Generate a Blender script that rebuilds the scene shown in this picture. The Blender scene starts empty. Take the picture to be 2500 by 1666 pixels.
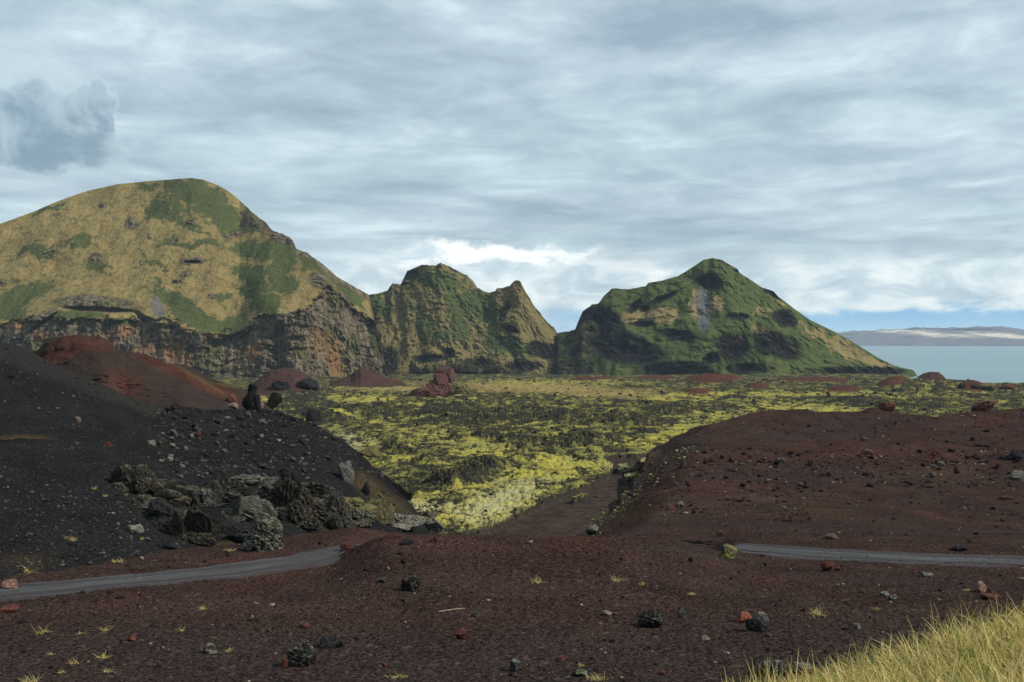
import bpy, bmesh, math, random
import numpy as np
from mathutils import Vector, Matrix

R = math.radians
rng = np.random.default_rng(7)
random.seed(7)
sc = bpy.context.scene
COL = sc.collection
F, U0, V0 = 2430.0, 1250.0, 833.0          # survey constants: level view, horizon row 833
SEA_Z = -60.0

# ------------------------------------------------------------------ numpy noise
_g = rng.normal(size=(256, 3)); _g /= np.linalg.norm(_g, axis=1)[:, None]
def _hash(x, y, z, s):
    h = (x.astype(np.uint32) * np.uint32(374761393) + y.astype(np.uint32) * np.uint32(668265263)
         + z.astype(np.uint32) * np.uint32(2246822519) + np.uint32((s * 3266489917) & 0xffffffff))
    h = (h ^ (h >> np.uint32(13))) * np.uint32(1274126177)
    return (h ^ (h >> np.uint32(16))) & np.uint32(255)
def perlin(p, s=0):
    i = np.floor(p).astype(np.int64); f = p - i
    w = f * f * f * (f * (f * 6 - 15) + 10)
    out = 0
    for dx in (0, 1):
        for dy in (0, 1):
            for dz in (0, 1):
                g = _g[_hash(i[:, 0] + dx, i[:, 1] + dy, i[:, 2] + dz, s)]
                dot = g[:, 0] * (f[:, 0] - dx) + g[:, 1] * (f[:, 1] - dy) + g[:, 2] * (f[:, 2] - dz)
                out = out + dot * (w[:, 0] if dx else 1 - w[:, 0]) * (w[:, 1] if dy else 1 - w[:, 1]) * (w[:, 2] if dz else 1 - w[:, 2])
    return out * 1.6
def fbm(p, o=4, s=0, gain=.5, ridge=False):
    p = np.asarray(p, float); t = 0; a = 1; n = 0
    for k in range(o):
        v = perlin(p * (2.03 ** k) + 17.3 * k, s + k)
        t = t + a * ((1 - 2 * np.abs(v)) if ridge else v); n += a; a *= gain
    return t / n
def N(P, scale, o=4, s=0, ridge=False, gain=.5):
    """noise over an array (...,3); scale = feature size (number or xyz)"""
    q = P.reshape(-1, 3) / np.asarray(scale, float)
    return fbm(q, o, s, gain, ridge).reshape(P.shape[:-1])
def sst(a, b, x):
    t = np.clip((x - a) / (b - a), 0, 1); return t * t * (3 - 2 * t)
def curve(pts):
    a = np.array(pts, float); return lambda u: np.interp(u, a[:, 0], a[:, 1])
def blobs(U, V, lst):
    m = np.full(U.shape, -1.0)
    for b in lst:
        u, v, ru, rv = b[:4]; an = R(b[4]) if len(b) > 4 else 0; w = b[5] if len(b) > 5 else 1
        du, dv = U - u, V - v
        x = (du * math.cos(an) + dv * math.sin(an)) / ru; y = (-du * math.sin(an) + dv * math.cos(an)) / rv
        m = np.maximum(m, w - np.sqrt(x * x + y * y) * w)
    return m      # about 1 at a blob's middle, 0 at its rim, below outside

# ------------------------------------------------------------------ objects
def tag(o, label=None, cat=None, group=None, kind=None):
    if label: o['label'] = label
    if cat: o['category'] = cat
    if group: o['group'] = group
    if kind: o['kind'] = kind
    return o
def link_mesh(name, V, Fc, mat=None, parent=None, smooth=True, attrs=None):
    me = bpy.data.meshes.new(name)
    V = np.asarray(V, np.float32); Fc = np.asarray(Fc, np.int32)
    n = Fc.shape[1]
    me.vertices.add(len(V)); me.vertices.foreach_set('co', V.ravel())
    me.loops.add(Fc.size); me.loops.foreach_set('vertex_index', Fc.ravel())
    me.polygons.add(len(Fc)); me.polygons.foreach_set('loop_start', np.arange(0, Fc.size, n, dtype=np.int32))
    me.polygons.foreach_set('use_smooth', np.full(len(Fc), smooth))
    me.update(calc_edges=True); me.validate()
    for k, a in (attrs or {}).items():
        at = me.attributes.new(k, 'FLOAT', 'POINT'); at.data.foreach_set('value', np.asarray(a, np.float32).ravel())
    if mat: me.materials.append(mat)
    o = bpy.data.objects.new(name, me); COL.objects.link(o)
    if parent: o.parent = parent
    return o
def grid_faces(r, c):
    i = np.arange(r * c).reshape(r, c)
    return np.stack([i[:-1, :-1], i[:-1, 1:], i[1:, 1:], i[1:, :-1]], -1).reshape(-1, 4)
def grid_obj(name, P, mat, attrs=None, kind='structure'):
    o = link_mesh(name, P.reshape(-1, 3), grid_faces(*P.shape[:2]), mat, attrs=attrs)
    return tag(o, kind=kind)
def proj(U, V, D):
    return np.stack([(U - U0) / F * D, D, -(V - V0) / F * D], -1)

# ------------------------------------------------------------------ material helper
class NT:
    def __init__(self, name, world=False):
        if world:
            self.m = bpy.data.worlds.new(name)
        else:
            self.m = bpy.data.materials.new(name)
        self.m.use_nodes = True
        self.t = self.m.node_tree; self.t.nodes.clear()
    def n(self, ty, ins=None, **kw):
        x = self.t.nodes.new(ty)
        for k, v in kw.items(): setattr(x, k, v)
        for k, v in (ins or {}).items(): self.set(x.inputs[k], v)
        return x
    def set(self, sock, v):
        if isinstance(v, bpy.types.NodeSocket): self.t.links.new(v, sock)
        elif isinstance(v, bpy.types.Node): self.t.links.new(v.outputs[0], sock)
        else:
            if hasattr(sock.default_value, '__len__') and len(sock.default_value) == 4 and hasattr(v, '__len__') and len(v) == 3: v = (*v, 1)
            sock.default_value = v
    def math(self, op, a, b=0.0, clamp=False):
        return self.n('ShaderNodeMath', {0: a, 1: b}, operation=op, use_clamp=clamp).outputs[0]
    def noise(self, scale, detail=4, rough=.55, vec=None, dist=0.0, col=False):
        x = self.n('ShaderNodeTexNoise', {'Scale': scale, 'Detail': detail, 'Roughness': rough, 'Distortion': dist})
        if vec is not None: self.set(x.inputs['Vector'], vec)
        return x.outputs['Color' if col else 0]
    def pos(self, scale=(1, 1, 1), rot=(0, 0, 0), obj=False):
        src = self.n('ShaderNodeTexCoord').outputs['Object'] if obj else self.n('ShaderNodeNewGeometry').outputs['Position']
        return self.n('ShaderNodeMapping', {'Vector': src, 'Scale': scale, 'Rotation': rot}).outputs[0]
    def ramp(self, f, stops, mode='LINEAR'):
        x = self.n('ShaderNodeValToRGB', {0: f}); e = x.color_ramp.elements; x.color_ramp.interpolation = mode
        while len(e) < len(stops): e.new(.5)
        for q, (p, c) in zip(e, stops):
            q.position = p; q.color = (*c, 1) if hasattr(c, '__len__') else (c, c, c, 1)
        return x.outputs[0]
    def step(self, f, a, b):
        return self.n('ShaderNodeMapRange', {0: f, 1: a, 2: b, 3: 0.0, 4: 1.0}, interpolation_type='SMOOTHSTEP', clamp=True).outputs[0]
    def mix(self, f, a, b, mode='MIX'):
        x = self.n('ShaderNodeMix', data_type='RGBA', blend_type=mode)
        self.set(x.inputs[0], f); self.set(x.inputs[6], a); self.set(x.inputs[7], b)
        return x.outputs[2]
    def attr(self, name):
        return self.n('ShaderNodeAttribute', attribute_name=name).outputs['Fac']
    def up(self):
        g = self.n('ShaderNodeNewGeometry').outputs['Normal']
        return self.n('ShaderNodeSeparateXYZ', {0: g}).outputs[2]
    def bump(self, h, strength=.5, dist=.1, prev=None):
        x = self.n('ShaderNodeBump', {'Height': h, 'Strength': strength, 'Distance': dist})
        if prev is not None: self.set(x.inputs['Normal'], prev)
        return x.outputs[0]
    def out(self, col, rough=.9, normal=None, spec=.2, **kw):
        b = self.n('ShaderNodeBsdfPrincipled', {'Base Color': col, 'Roughness': rough, 'Specular IOR Level': spec, **kw})
        if normal is not None: self.set(b.inputs['Normal'], normal)
        self.n('ShaderNodeOutputMaterial', {0: b.outputs[0]})
        return self.m

def mat_scoria(name, dark, red, gravel=1.0, redattr=True, share=.4, speck=(.12, .085, .075)):
    m = NT(name); p = m.pos()
    big = m.noise(.055, 5, .6, p, .6); mid = m.noise(.5, 5, .65, p); fine = m.noise(9, 4, .7, p); grit = m.noise(34, 2, .6, p)
    f = m.step(big, .38, .68)
    if redattr: f = m.math('ADD', m.math('MULTIPLY', f, share), m.attr('red'), True)
    f = m.math('MULTIPLY', f, m.step(mid, .2, .62))
    c = m.mix(f, dark, red)
    c = m.mix(m.step(m.noise(.22, 5, .62, p, .4), .36, .64), m.mix(.34, c, (0, 0, 0)), m.mix(.10, c, speck))
    c = m.mix(m.attr('black'), c, (.023, .0235, .0235))
    c = m.mix(m.math('MULTIPLY', m.attr('straw'), m.step(fine, .4, .6)), c, (.15, .10, .035))
    c = m.mix(m.step(fine, .34, .68), m.mix(.68, c, (0, 0, 0)), m.mix(.25, c, speck))
    c = m.mix(m.math('MULTIPLY', m.step(grit, .64, .76), .5 * gravel), c, tuple(x * 1.2 for x in speck))
    def cells(sc):
        wp = m.n('ShaderNodeVectorMath', {0: p, 1: m.n('ShaderNodeVectorMath', {0: m.noise(3, 2, .5, p, 0, True), 'Scale': .25}, operation='SCALE').outputs[0]}, operation='ADD').outputs[0]
        return m.n('ShaderNodeTexVoronoi', {'Vector': wp, 'Scale': sc, 'Randomness': 1.0})
    v1, v2 = cells(4.2), cells(11.0)
    for v, lo, am in ((v1, .86, .5), (v2, .76, .5)):
        r = m.n('ShaderNodeSeparateColor', {0: v.outputs['Color']}).outputs
        near = m.step(v.outputs['Distance'], .52, .30)
        c = m.mix(m.math('MULTIPLY', near, m.math('MULTIPLY', m.step(r[0], lo, lo + .02), am)), c, m.mix(r[1], (.008, .007, .007), speck))
    pv = m.math('ADD', m.math('MULTIPLY', v1.outputs['Distance'], -.16), m.math('MULTIPLY', v2.outputs['Distance'], -.09))
    h = m.math('ADD', m.math('MULTIPLY', mid, .5), m.math('ADD', m.math('MULTIPLY', fine, .10), m.math('ADD', pv, m.math('MULTIPLY', grit, .05))))
    return m.out(c, 1.0, m.bump(h, 1.0, .35), 0.0)

def mat_mountain(name, straw, green, rock):
    m = NT(name); p = m.pos()
    big = m.noise(.02, 6, .62, p); med = m.noise(.11, 6, .68, p); fine = m.noise(.55, 4, .7, p)
    streak = m.noise(1, 6, .62, m.pos((.13, .13, .036)), .6); patch = m.noise(.035, 5, .6, m.pos((1, 1, .5)))
    s = m.mix(m.step(big, .35, .7), straw, tuple(x * .72 for x in straw))
    s = m.mix(m.math('MULTIPLY', m.step(med, .55, .74), .5), s, m.mix(.5, straw, green))
    g = m.mix(m.step(med, .35, .7), green, tuple(x * .55 + y * .12 for x, y in zip(green, straw)))
    gm = m.step(m.math('ADD', m.attr('green'), m.math('MULTIPLY', m.math('SUBTRACT', med, .5), 1.5)), .30, .66)
    c = m.mix(gm, s, g)
    rk = m.mix(m.step(streak, .36, .66), tuple(x * .38 for x in rock), tuple(x * 1.25 for x in rock))
    rk = m.mix(m.math('MULTIPLY', m.step(patch, .48, .66), .55), rk, tuple(x * .8 + y * .35 for x, y in zip(green, straw)))
    rk = m.mix(m.math('MULTIPLY', m.attr('ochre'), m.step(streak, .25, .55)), rk, (.27, .145, .072))
    rk = m.mix(m.math('MULTIPLY', m.step(med, .56, .72), .55), rk, tuple(x * .35 for x in rock))
    rm = m.step(m.math('ADD', m.attr('rock'), m.math('MULTIPLY', m.math('SUBTRACT', fine, .5), 1.6)), .38, .6)
    c = m.mix(rm, c, rk)
    c = m.mix(m.math('MULTIPLY', m.attr('cleft_shade'), .9), c, tuple(x * .22 for x in rock))  # shade of clefts and dark rock patches, painted into the colour
    c = m.mix(m.attr('scree'), c, m.mix(m.step(fine, .35, .65), (.085, .088, .10), (.125, .128, .14)))
    c = m.mix(m.step(fine, .25, .8), m.mix(.42, c, (0, 0, 0)), m.mix(m.math('MULTIPLY', m.math('SUBTRACT', 1.0, rm), .12), c, (.5, .42, .25)))
    h = m.math('ADD', m.math('MULTIPLY', med, 1.0), m.math('MULTIPLY', fine, .45))
    h = m.math('ADD', h, m.math('MULTIPLY', m.math('MULTIPLY', streak, rm), .9))
    return m.out(c, 1.0, m.bump(h, .7, 5.0), 0.0)

# ------------------------------------------------------------------ heights of the low ground
LZ = curve([(60, -17.5), (90, -19.6), (110, -20.9), (218, -24), (437, -30), (800, -36.5), (1100, -42), (1300, -47), (1560, -52), (1700, -64), (2600, -80)])
def ground_z(U, D):
    zf = np.where(D > 15, -4.9 - .126 * D, np.interp(D, [0, 3, 15], [-1.6, -2.6, -6.79]))
    win = sst(790, 960, U) * (1 - sst(1600, 1840, U))
    zf = zf - 1.5 * sst(850, 960, U) * (1 - sst(1720, 1800, U)) * np.exp(-((D - 62.5) / 5.5) ** 2) + 1.35 * win * np.exp(-((D - 49.5) / 8.5) ** 2) + .75 * np.exp(-((U - 900) / 150) ** 2 - ((D - 67) / 6) ** 2)
    b = sst(68, 93, D)
    z = zf * (1 - b) + LZ(D) * b - 1.2 * sst(90, 100, D)
    coast = sst(2190, 2260, U) * sst(790, 930, D) * 45
    return z - coast

def tri_w(P, s):  return N(P, s, 3, 5)

# ------------------------------------------------------------------ materials
M_ground = mat_scoria('red_brown_scoria', (.0325, .0208, .0182), (.068, .0245, .0175))
M_black = mat_scoria('black_scoria', (.0110, .0114, .0124), (.036, .020, .015), .8, True, .03, (.05, .051, .052))
M_redhill = mat_scoria('red_cinder', (.032, .024, .018), (.110, .027, .019), .4)
M_mtL = mat_mountain('grassed_tuff', (.265, .198, .076), (.043, .074, .019), (.170, .140, .096))
M_mtM = mat_mountain('olive_tuff', (.175, .142, .056), (.039, .070, .018), (.038, .036, .031))
M_mtR = mat_mountain('green_tuff', (.25, .190, .078), (.046, .084, .017), (.026, .026, .027))

def mat_lava():
    m = NT('mossy_lava'); p = m.pos()
    mid = m.noise(.45, 5, .65, p); fine = m.noise(2.6, 4, .7, p); big = m.noise(.06, 4, .6, p)
    moss = m.mix(m.step(big, .38, .62), (.355, .310, .062), (.25, .230, .078))
    moss = m.mix(m.attr('rough'), moss, (.165, .148, .052))
    moss = m.mix(m.step(m.attr('moss'), .80, .42), moss, (.105, .100, .040))
    moss = m.mix(m.attr('pale'), moss, (.36, .335, .18))
    moss = m.mix(m.step(fine, .32, .62), m.mix(.45, moss, (.03, .03, .01)), moss)
    rock = m.mix(m.step(fine, .35, .7), (.009, .0095, .009), (.050, .049, .038))
    rock = m.mix(m.math('MULTIPLY', m.step(mid, .52, .66), .45), rock, (.066, .062, .030))
    mm = m.step(m.math('ADD', m.attr('moss'), m.math('MULTIPLY', m.math('SUBTRACT', fine, .5), 1.3)), .32, .52)
    c = m.mix(mm, rock, moss)
    c = m.mix(m.math('MULTIPLY', m.attr('tan'), m.step(mid, .25, .6)), c, (.25, .19, .075))
    soil = m.mix(m.step(mid, .3, .7), (.028, .022, .020), (.055, .042, .034))
    c = m.mix(m.attr('soil'), c, soil)
    c = m.mix(m.attr('red'), c, m.mix(m.step(mid, .3, .7), (.045, .024, .018), (.085, .034, .026)))
    return m.out(c, .95, m.bump(m.math('ADD', mid, m.math('MULTIPLY', fine, .35)), .8, .8), 0.0)
M_lava = mat_lava()

def mat_rock(name, base, lich, amount=.5, red=None, bumpd=.06, sc_=1.0):
    m = NT(name); p = m.pos((sc_,) * 3, obj=True)
    a = m.noise(2.2, 6, .65, p); b = m.noise(9, 5, .7, p); c_ = m.noise(30, 3, .6, p)
    rnd = m.n('ShaderNodeObjectInfo').outputs['Random']
    c = m.mix(m.step(b, .32, .7), tuple(x * .5 for x in base), tuple(x * 1.5 for x in base))
    if red: c = m.mix(m.step(m.math('ADD', a, m.math('MULTIPLY', rnd, .2)), .42, .62), c, red)
    lm = m.math('MULTIPLY', m.step(m.math('ADD', m.math('MULTIPLY', m.up(), .35), b), .95 - amount * .55, 1.08 - amount * .4), m.step(a, .35, .6))
    c = m.mix(lm, c, m.mix(m.step(c_, .35, .65), tuple(x * .55 for x in lich), lich))
    h = m.math('ADD', a, m.math('ADD', m.math('MULTIPLY', b, .5), m.math('MULTIPLY', c_, .2)))
    return m.out(c, .93, m.bump(h, .9, bumpd), 0.03)
M_rk_dark = mat_rock('dark_lava_rock', (.034, .033, .032), (.20, .20, .15), .45)
M_rk_lich = mat_rock('lichened_lava_rock', (.020, .0196, .018), (.155, .155, .105), .48)
M_rk_red = mat_rock('red_lava_rock', (.080, .029, .022), (.15, .08, .06), .3)
M_rk_brown = mat_rock('brown_lava_rock', (.062, .045, .038), (.16, .13, .09), .4, (.075, .03, .022))
M_rk_pink = mat_rock('pink_slab_rock', (.115, .082, .073), (.19, .15, .13), .4)
M_rk_grey = mat_rock('grey_lava_rock', (.088, .083, .075), (.22, .21, .16), .5)
M_rk_out = mat_rock('outcrop_lava', (.024, .022, .019), (.105, .098, .066), .5, None, .12, .6)
M_rk_flute = mat_rock('fluted_lava', (.045, .042, .036), (.135, .13, .10), .5, None, .1, .6)
M_rk_black = mat_rock('black_lava_rock', (.018, .0175, .018), (.06, .06, .05), .2)
M_rk_mossy = mat_rock('mossy_lava_rock', (.06, .055, .035), (.17, .15, .05), .8)

def mat_road():
    m = NT('grey_gravel'); p = m.pos()
    a = m.attr('across'); al = m.attr('along')
    v = m.n('ShaderNodeCombineXYZ', {0: m.math('MULTIPLY', a, 7.0), 1: m.math('MULTIPLY', al, .12), 2: 0.0}).outputs[0]
    st = m.noise(1.0, 5, .6, v, .3); fine = m.noise(14, 4, .7, p); mid = m.noise(.8, 4, .6, p)
    c = m.mix(m.step(st, .36, .62), (.013, .0134, .014), (.088, .092, .095))
    c = m.mix(m.math('MULTIPLY', m.step(mid, .48, .66), .55), c, (.040, .028, .026))
    c = m.mix(m.math('MULTIPLY', m.step(m.noise(1, 3, .5, m.n('ShaderNodeCombineXYZ', {0: m.math('MULTIPLY', a, 2.2), 1: m.math('MULTIPLY', al, .05), 2: 4.0}).outputs[0]), .5, .62), .6), c, (.046, .028, .026))
    rt = m.math('ABSOLUTE', m.math('SUBTRACT', m.math('ABSOLUTE', a), .42)); rt = m.math('MULTIPLY', m.step(rt, .20, .05), m.step(m.noise(1, 4, .6, v), .3, .55))
    c = m.mix(m.math('MULTIPLY', rt, .62), c, (.014, .014, .0145))
    c = m.mix(m.attr('edge'), c, m.mix(m.step(fine, .35, .65), (.012, .0085, .008), (.052, .030, .026)))
    c = m.mix(m.step(fine, .3, .75), m.mix(.4, c, (0, 0, 0)), m.mix(.12, c, (.12, .12, .12)))
    return m.out(c, .9, m.bump(m.math('ADD', fine, m.math('MULTIPLY', st, 2.0)), .6, .05), .2)
M_road = mat_road()

def mat_grass():
    m = NT('dry_grass'); t = m.attr('tint'); h = m.attr('tip')
    c = m.ramp(t, [(0, (.70, .57, .25)), (.25, (.50, .39, .125)), (.5, (.36, .29, .08)), (.72, (.27, .29, .05)), (1, (.10, .17, .025))])
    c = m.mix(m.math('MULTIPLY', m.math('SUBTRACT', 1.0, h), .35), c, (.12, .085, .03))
    b = m.n('ShaderNodeBsdfPrincipled', {'Base Color': c, 'Roughness': .6, 'Specular IOR Level': .25})
    tr = m.n('ShaderNodeBsdfTranslucent', {0: c})
    x = m.n('ShaderNodeMixShader', {0: .3, 1: b.outputs[0], 2: tr.outputs[0]})
    m.n('ShaderNodeOutputMaterial', {0: x.outputs[0]})
    return m.m
M_grass = mat_grass()
def mat_thatch():
    m = NT('matted_dry_grass'); p = m.pos()
    a = m.noise(1, 5, .6, m.pos((28, 9, 28), (0, 0, .5))); b = m.noise(3, 4, .6, p)
    c = m.mix(m.step(a, .35, .65), (.035, .028, .010), (.20, .155, .05))
    c = m.mix(m.math('MULTIPLY', m.step(b, .5, .66), .7), c, (.08, .11, .025))
    return m.out(c, .9, m.bump(a, .9, .04), .1)
M_thatch = mat_thatch()

# ------------------------------------------------------------------ ground sheet
def build_ground():
    us = np.concatenate([np.arange(-3200, -120, 45), np.arange(-120, 2620, 3.2), np.arange(2620, 5700, 45)])
    ds = np.concatenate([np.geomspace(2.5, 20, 30)[:-1], np.geomspace(20, 75, 430)[:-1], np.geomspace(75, 2500, 190)])
    D, U = np.meshgrid(ds, us, indexing='ij')
    Z = ground_z(U, D)
    P = np.stack([(U - U0) / F * D, D, Z], -1)
    Q = P.copy(); Q[..., 2] = 0
    amp = sst(14, 30, D)
    P[..., 2] += amp * (.16 * N(Q, 7, 3, 1) + .09 * N(Q, 1.6, 3, 2) + .075 * N(Q, .5, 3, 3, True))
    V = V0 - P[..., 2] / D * F
    red = blobs(U, V, [(1000, 1320, 420, 40, 4), (560, 1370, 330, 22, -10), (1430, 1335, 230, 40, 10), (180, 1490, 420, 35, -10, .8), (1900, 1420, 320, 22, 12, .7), (620, 1430, 260, 30, -12, .8)])
    red = np.clip(red + .35 * N(Q, 3, 4, 9), 0, 1) * .95 * sst(14, 25, D)
    blk = np.clip(blobs(U, V, [(1700, 1345, 300, 22, 2, .7), (2300, 1425, 350, 25, 3, .7)]) + .3 * N(Q, 2, 3, 11), 0, .8)
    blk = np.maximum(blk, .45 * sst(1470, 1600, V + 60 * N(Q, 5, 4, 12)) * sst(14, 22, D)); red = red * (1 - .8 * sst(1480, 1600, V))
    z0 = np.zeros_like(red)
    return grid_obj('ground', P, M_ground, {'red': red, 'black': blk, 'straw': z0})
G = build_ground()

# ------------------------------------------------------------------ road
def build_road():
    cl = np.array([(-46, 22), (-36, 27.5), (-26, 33.5), (-19.2, 38.0), (-14.6, 43.3), (-11.6, 49), (-8.6, 55.6), (-5.2, 61), (0, 64), (6, 63), (12.6, 58.5), (18, 54), (24.2, 50), (34, 46), (48, 42), (70, 38)], float)
    # Catmull-Rom
    pts = []
    for i in range(1, len(cl) - 2):
        p0, p1, p2, p3 = cl[i - 1:i + 3]
        for t in np.linspace(0, 1, 60, endpoint=False):
            pts.append(.5 * ((2 * p1) + (-p0 + p2) * t + (2 * p0 - 5 * p1 + 4 * p2 - p3) * t * t + (-p0 + 3 * p1 - 3 * p2 + p3) * t ** 3))
    C = np.array(pts); T = np.gradient(C, axis=0); T /= np.linalg.norm(T, axis=1)[:, None]
    Nn = np.stack([-T[:, 1], T[:, 0]], 1); L = np.concatenate([[0], np.cumsum(np.linalg.norm(np.diff(C, axis=0), axis=1))])
    nc = 41; a = np.linspace(-1, 1, nc)
    z = np.zeros((len(C), 1))
    wob = .6 * fbm(np.stack([L * .35, L * 0, L * 0], 1), 4, 21)[:, None] * np.where(a > 0, 1, -1) * np.abs(a)
    wob2 = .6 * fbm(np.stack([L * .35, L * 0 + 9, L * 0], 1), 4, 27)[:, None]
    half = 2.25 + .45 * sst(6, 16, C[:, 0:1])
    off = a[None] * half + np.where(a[None] > 0, wob, wob2 * np.abs(a[None]))
    XY = C[:, None] + Nn[:, None] * off[..., None]
    D = XY[..., 1]; U = XY[..., 0] / D * F + U0
    Z = ground_z(U, D)
    Zc = Z[:, nc // 2][:, None]
    Z = Z * .55 + Zc * .45
    Q = np.stack([XY[..., 0], XY[..., 1], Z * 0], -1)
    rut = -.05 * (np.exp(-((np.abs(a) - .45) / .13) ** 2))[None]
    Z = Z + .16 + rut + .015 * N(Q, .8, 3, 30) + .12 * N(Q, 7, 3, 1) * 1.0
    Z = Z - np.where(np.abs(a) > .93, .35, 0)[None] - .08 * sst(.7, .95, np.abs(a))[None]
    P = np.stack([XY[..., 0], XY[..., 1], Z], -1)
    edge = sst(.50, .92, np.abs(a)[None] + .45 * N(Q, 1.6, 5, 31, gain=.65))
    return grid_obj('road', P, M_road, {'across': np.broadcast_to(a, Z.shape), 'along': np.broadcast_to(L[:, None], Z.shape), 'edge': edge})
ROAD = build_road()

# ------------------------------------------------------------------ a hill grown from its skyline, its foot and its depth
def hill(name, us, vt, vb, nrow, dfun, mat, attrs, back, bslope=.55, rough=None, kind='structure'):
    s = np.linspace(0, 1, nrow)
    U = np.broadcast_to(us, (nrow, len(us))); S = np.broadcast_to(s[:, None], U.shape)
    vtop = vt(us)
    if rough is not None: vtop = vtop + rough(us)
    vbot = np.maximum(vb(us), vtop + 1)
    V = vbot + (vtop - vbot) * S
    D = dfun(U, V, S)
    P = proj(U, V, D)
    A = attrs(U, V, S, P)
    # the far side, falling away behind the crest
    k = np.linspace(0, 1, 40)[1:]; dd = (k ** 1.3 * back)[:, None]
    Pt = P[-1]
    B = Pt[None] + (Pt / np.maximum(Pt[:, 1:2], 1))[None] * dd[..., None] * np.array([1, 1, 0])
    B[..., 2] = Pt[None, :, 2] - bslope * dd * (dd / (dd + back * .12)) + N(B, back * .15, 3, 77) * np.minimum(dd, back * .1) * .4
    PP = np.concatenate([P, B], 0)
    A = {k_: np.concatenate([a, np.broadcast_to(a[-1], (len(k), a.shape[1]))], 0) for k_, a in A.items()}
    o = grid_obj(name, PP, mat, A, kind)
    return o, U, V, D

# ---- great left mountain
vtL = curve([(-900, 900), (-600, 760), (-300, 650), (-120, 590), (0, 547), (77, 519), (145, 490), (214, 466), (287, 450), (367, 442), (413, 439), (467, 435), (497, 439), (536, 454), (566, 473), (597, 500), (620, 522), (647, 542), (662, 562), (700, 576), (716, 588), (723, 607), (750, 618), (788, 645), (823, 676), (861, 698), (886, 712), (900, 720), (912, 770), (928, 840), (950, 930), (960, 945)])
vcL = curve([(-900, 800), (0, 794), (60, 785), (140, 775), (344, 783), (413, 790), (471, 806), (574, 821), (612, 795), (631, 771), (708, 767), (765, 735), (796, 700), (842, 735), (880, 770), (960, 800)])
_uu = np.arange(-1000, 1001, 1.0); _vv = np.convolve(np.pad(vcL(_uu), 60, mode='edge'), np.hanning(121) / np.hanning(121).sum(), 'valid')
vcS = lambda u: np.interp(u, _uu, _vv)
def left_mountain():
    us = np.concatenate([np.arange(-900, -30, 9), np.arange(-30, 961, 1.25)])
    def d(U, V, S):
        vt, vb = vtL(U), 955.0
        cl = np.clip((vb - V) / np.maximum(vb - vcS(U), 1), 0, 1)
        gr = np.clip((vcS(U) - V) / np.maximum(vcS(U) - vt, 1), 0, 1)
        base = 1210 + .03 * (U - 400) + 130 * sst(700, 960, U) + 60 * sst(0, -900, U)
        D = base + 28 * cl + 255 * gr ** .92 * np.clip((vcS(U) - vt) / 320, .15, 1)
        P = proj(U, V, D); Q = P * np.array([1, .3, 1])
        rm = np.clip(1.1 * blobs(U, V, L_rock) + .45 * N(Q, 22, 4, 3), 0, 1); cm = sst(-8, 14, V - vcL(U) + 44 * N(Q, 24, 6, 4, gain=.62))
        D = D + 26 * N(P * np.array([1, .4, .45]), 85, 3, 5) + 8 * N(P * np.array([1, .5, .6]), 26, 4, 6) + .9 * N(P, 7, 3, 16, True)
        D = D - 7 * rm + rm * 9 * N(P, 10, 4, 7, True)
        D = D + cm * (17 * N(P * np.array([1, .2, .42]), 46, 5, 8, True, .6) + 4 * N(P, 9, 4, 9, True) + 3.0 * np.round(2 * N(P * np.array([.3, .3, 1]), 16, 2, 10)))
        arch = np.clip(blobs(U, V, [(240, 757, 120, 9, 3), (110, 785, 62, 7, -35), (345, 775, 30, 10, 40), (470, 640, 24, 5, 0)]), 0, 1)
        return D + 16 * sst(0, .7, arch)
    def at(U, V, S, P):
        Q = P * np.array([1, .3, 1])
        w = 60 * N(Q, 30, 6, 21, gain=.62); w2 = 34 * N(Q, 30, 6, 22, gain=.62); gr = np.clip(blobs(U + w, V + w2, L_green), -.6, .45) + .30 * sst(280, 600, U) + .16 * sst(650, 760, V) - .03 + .34 * N(Q, 13, 4, 23, gain=.6) + .3 * N(Q, 50, 3, 24)
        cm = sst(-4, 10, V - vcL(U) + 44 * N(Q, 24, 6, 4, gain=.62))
        rk = np.maximum(np.clip(.3 + 1.3 * blobs(U + w * .35, V + w2 * .35, L_rock), 0, 1), cm)
        edge = sst(600, 680, U) * sst(26, 4, V - vtL(U))
        rk = np.maximum(rk, edge * .8)
        oc = np.clip(.22 + .8 * N(P * np.array([1, 1, .35]), 14, 4, 29) + 1.3 * blobs(U + w * .5, V + w2 * .5, [(421, 859, 55, 34), (352, 851, 24, 24), (612, 863, 20, 20), (302, 813, 28, 20), (815, 880, 24, 62), (111, 817, 38, 12), (54, 796, 45, 12), (780, 830, 20, 40, 0, .6), (240, 830, 50, 20, 0, .5)]), 0, 1)
        scr = sst(0, .35, blobs(U + w * .3, V, [(387, 752, 17, 33, -24)]) + .15 * N(Q, 9, 3, 5))
        ledge = np.clip(blobs(U + w, V, [(191, 769, 65, 11), (298, 785, 50, 9, 5)]) * 2, 0, 1)
        rk = rk * (1 - sst(.2, .6, ledge)); gr = np.maximum(gr, ledge)
        return {'green': np.clip(.34 + gr * .9, 0, 1), 'rock': rk, 'ochre': oc, 'scree': scr * .9, 'cleft_shade': cm * sst(.30, .62, N(P * np.array([1, .2, .5]), 22, 5, 33, gain=.65) + .5 * N(P, 60, 2, 34))}
    def rough(u):
        p = np.stack([u / 14, u * 0, u * 0], 1)
        return fbm(p, 5, 40, .6) * (1 + 5 * sst(560, 640, u) * (1 - sst(720, 800, u))) + .8 * fbm(p * 3, 3, 41)
    return hill('mountain_left', us, vtL, lambda u: u * 0 + 955, 420, d, M_mtL, at, 700, .42, rough)
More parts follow.
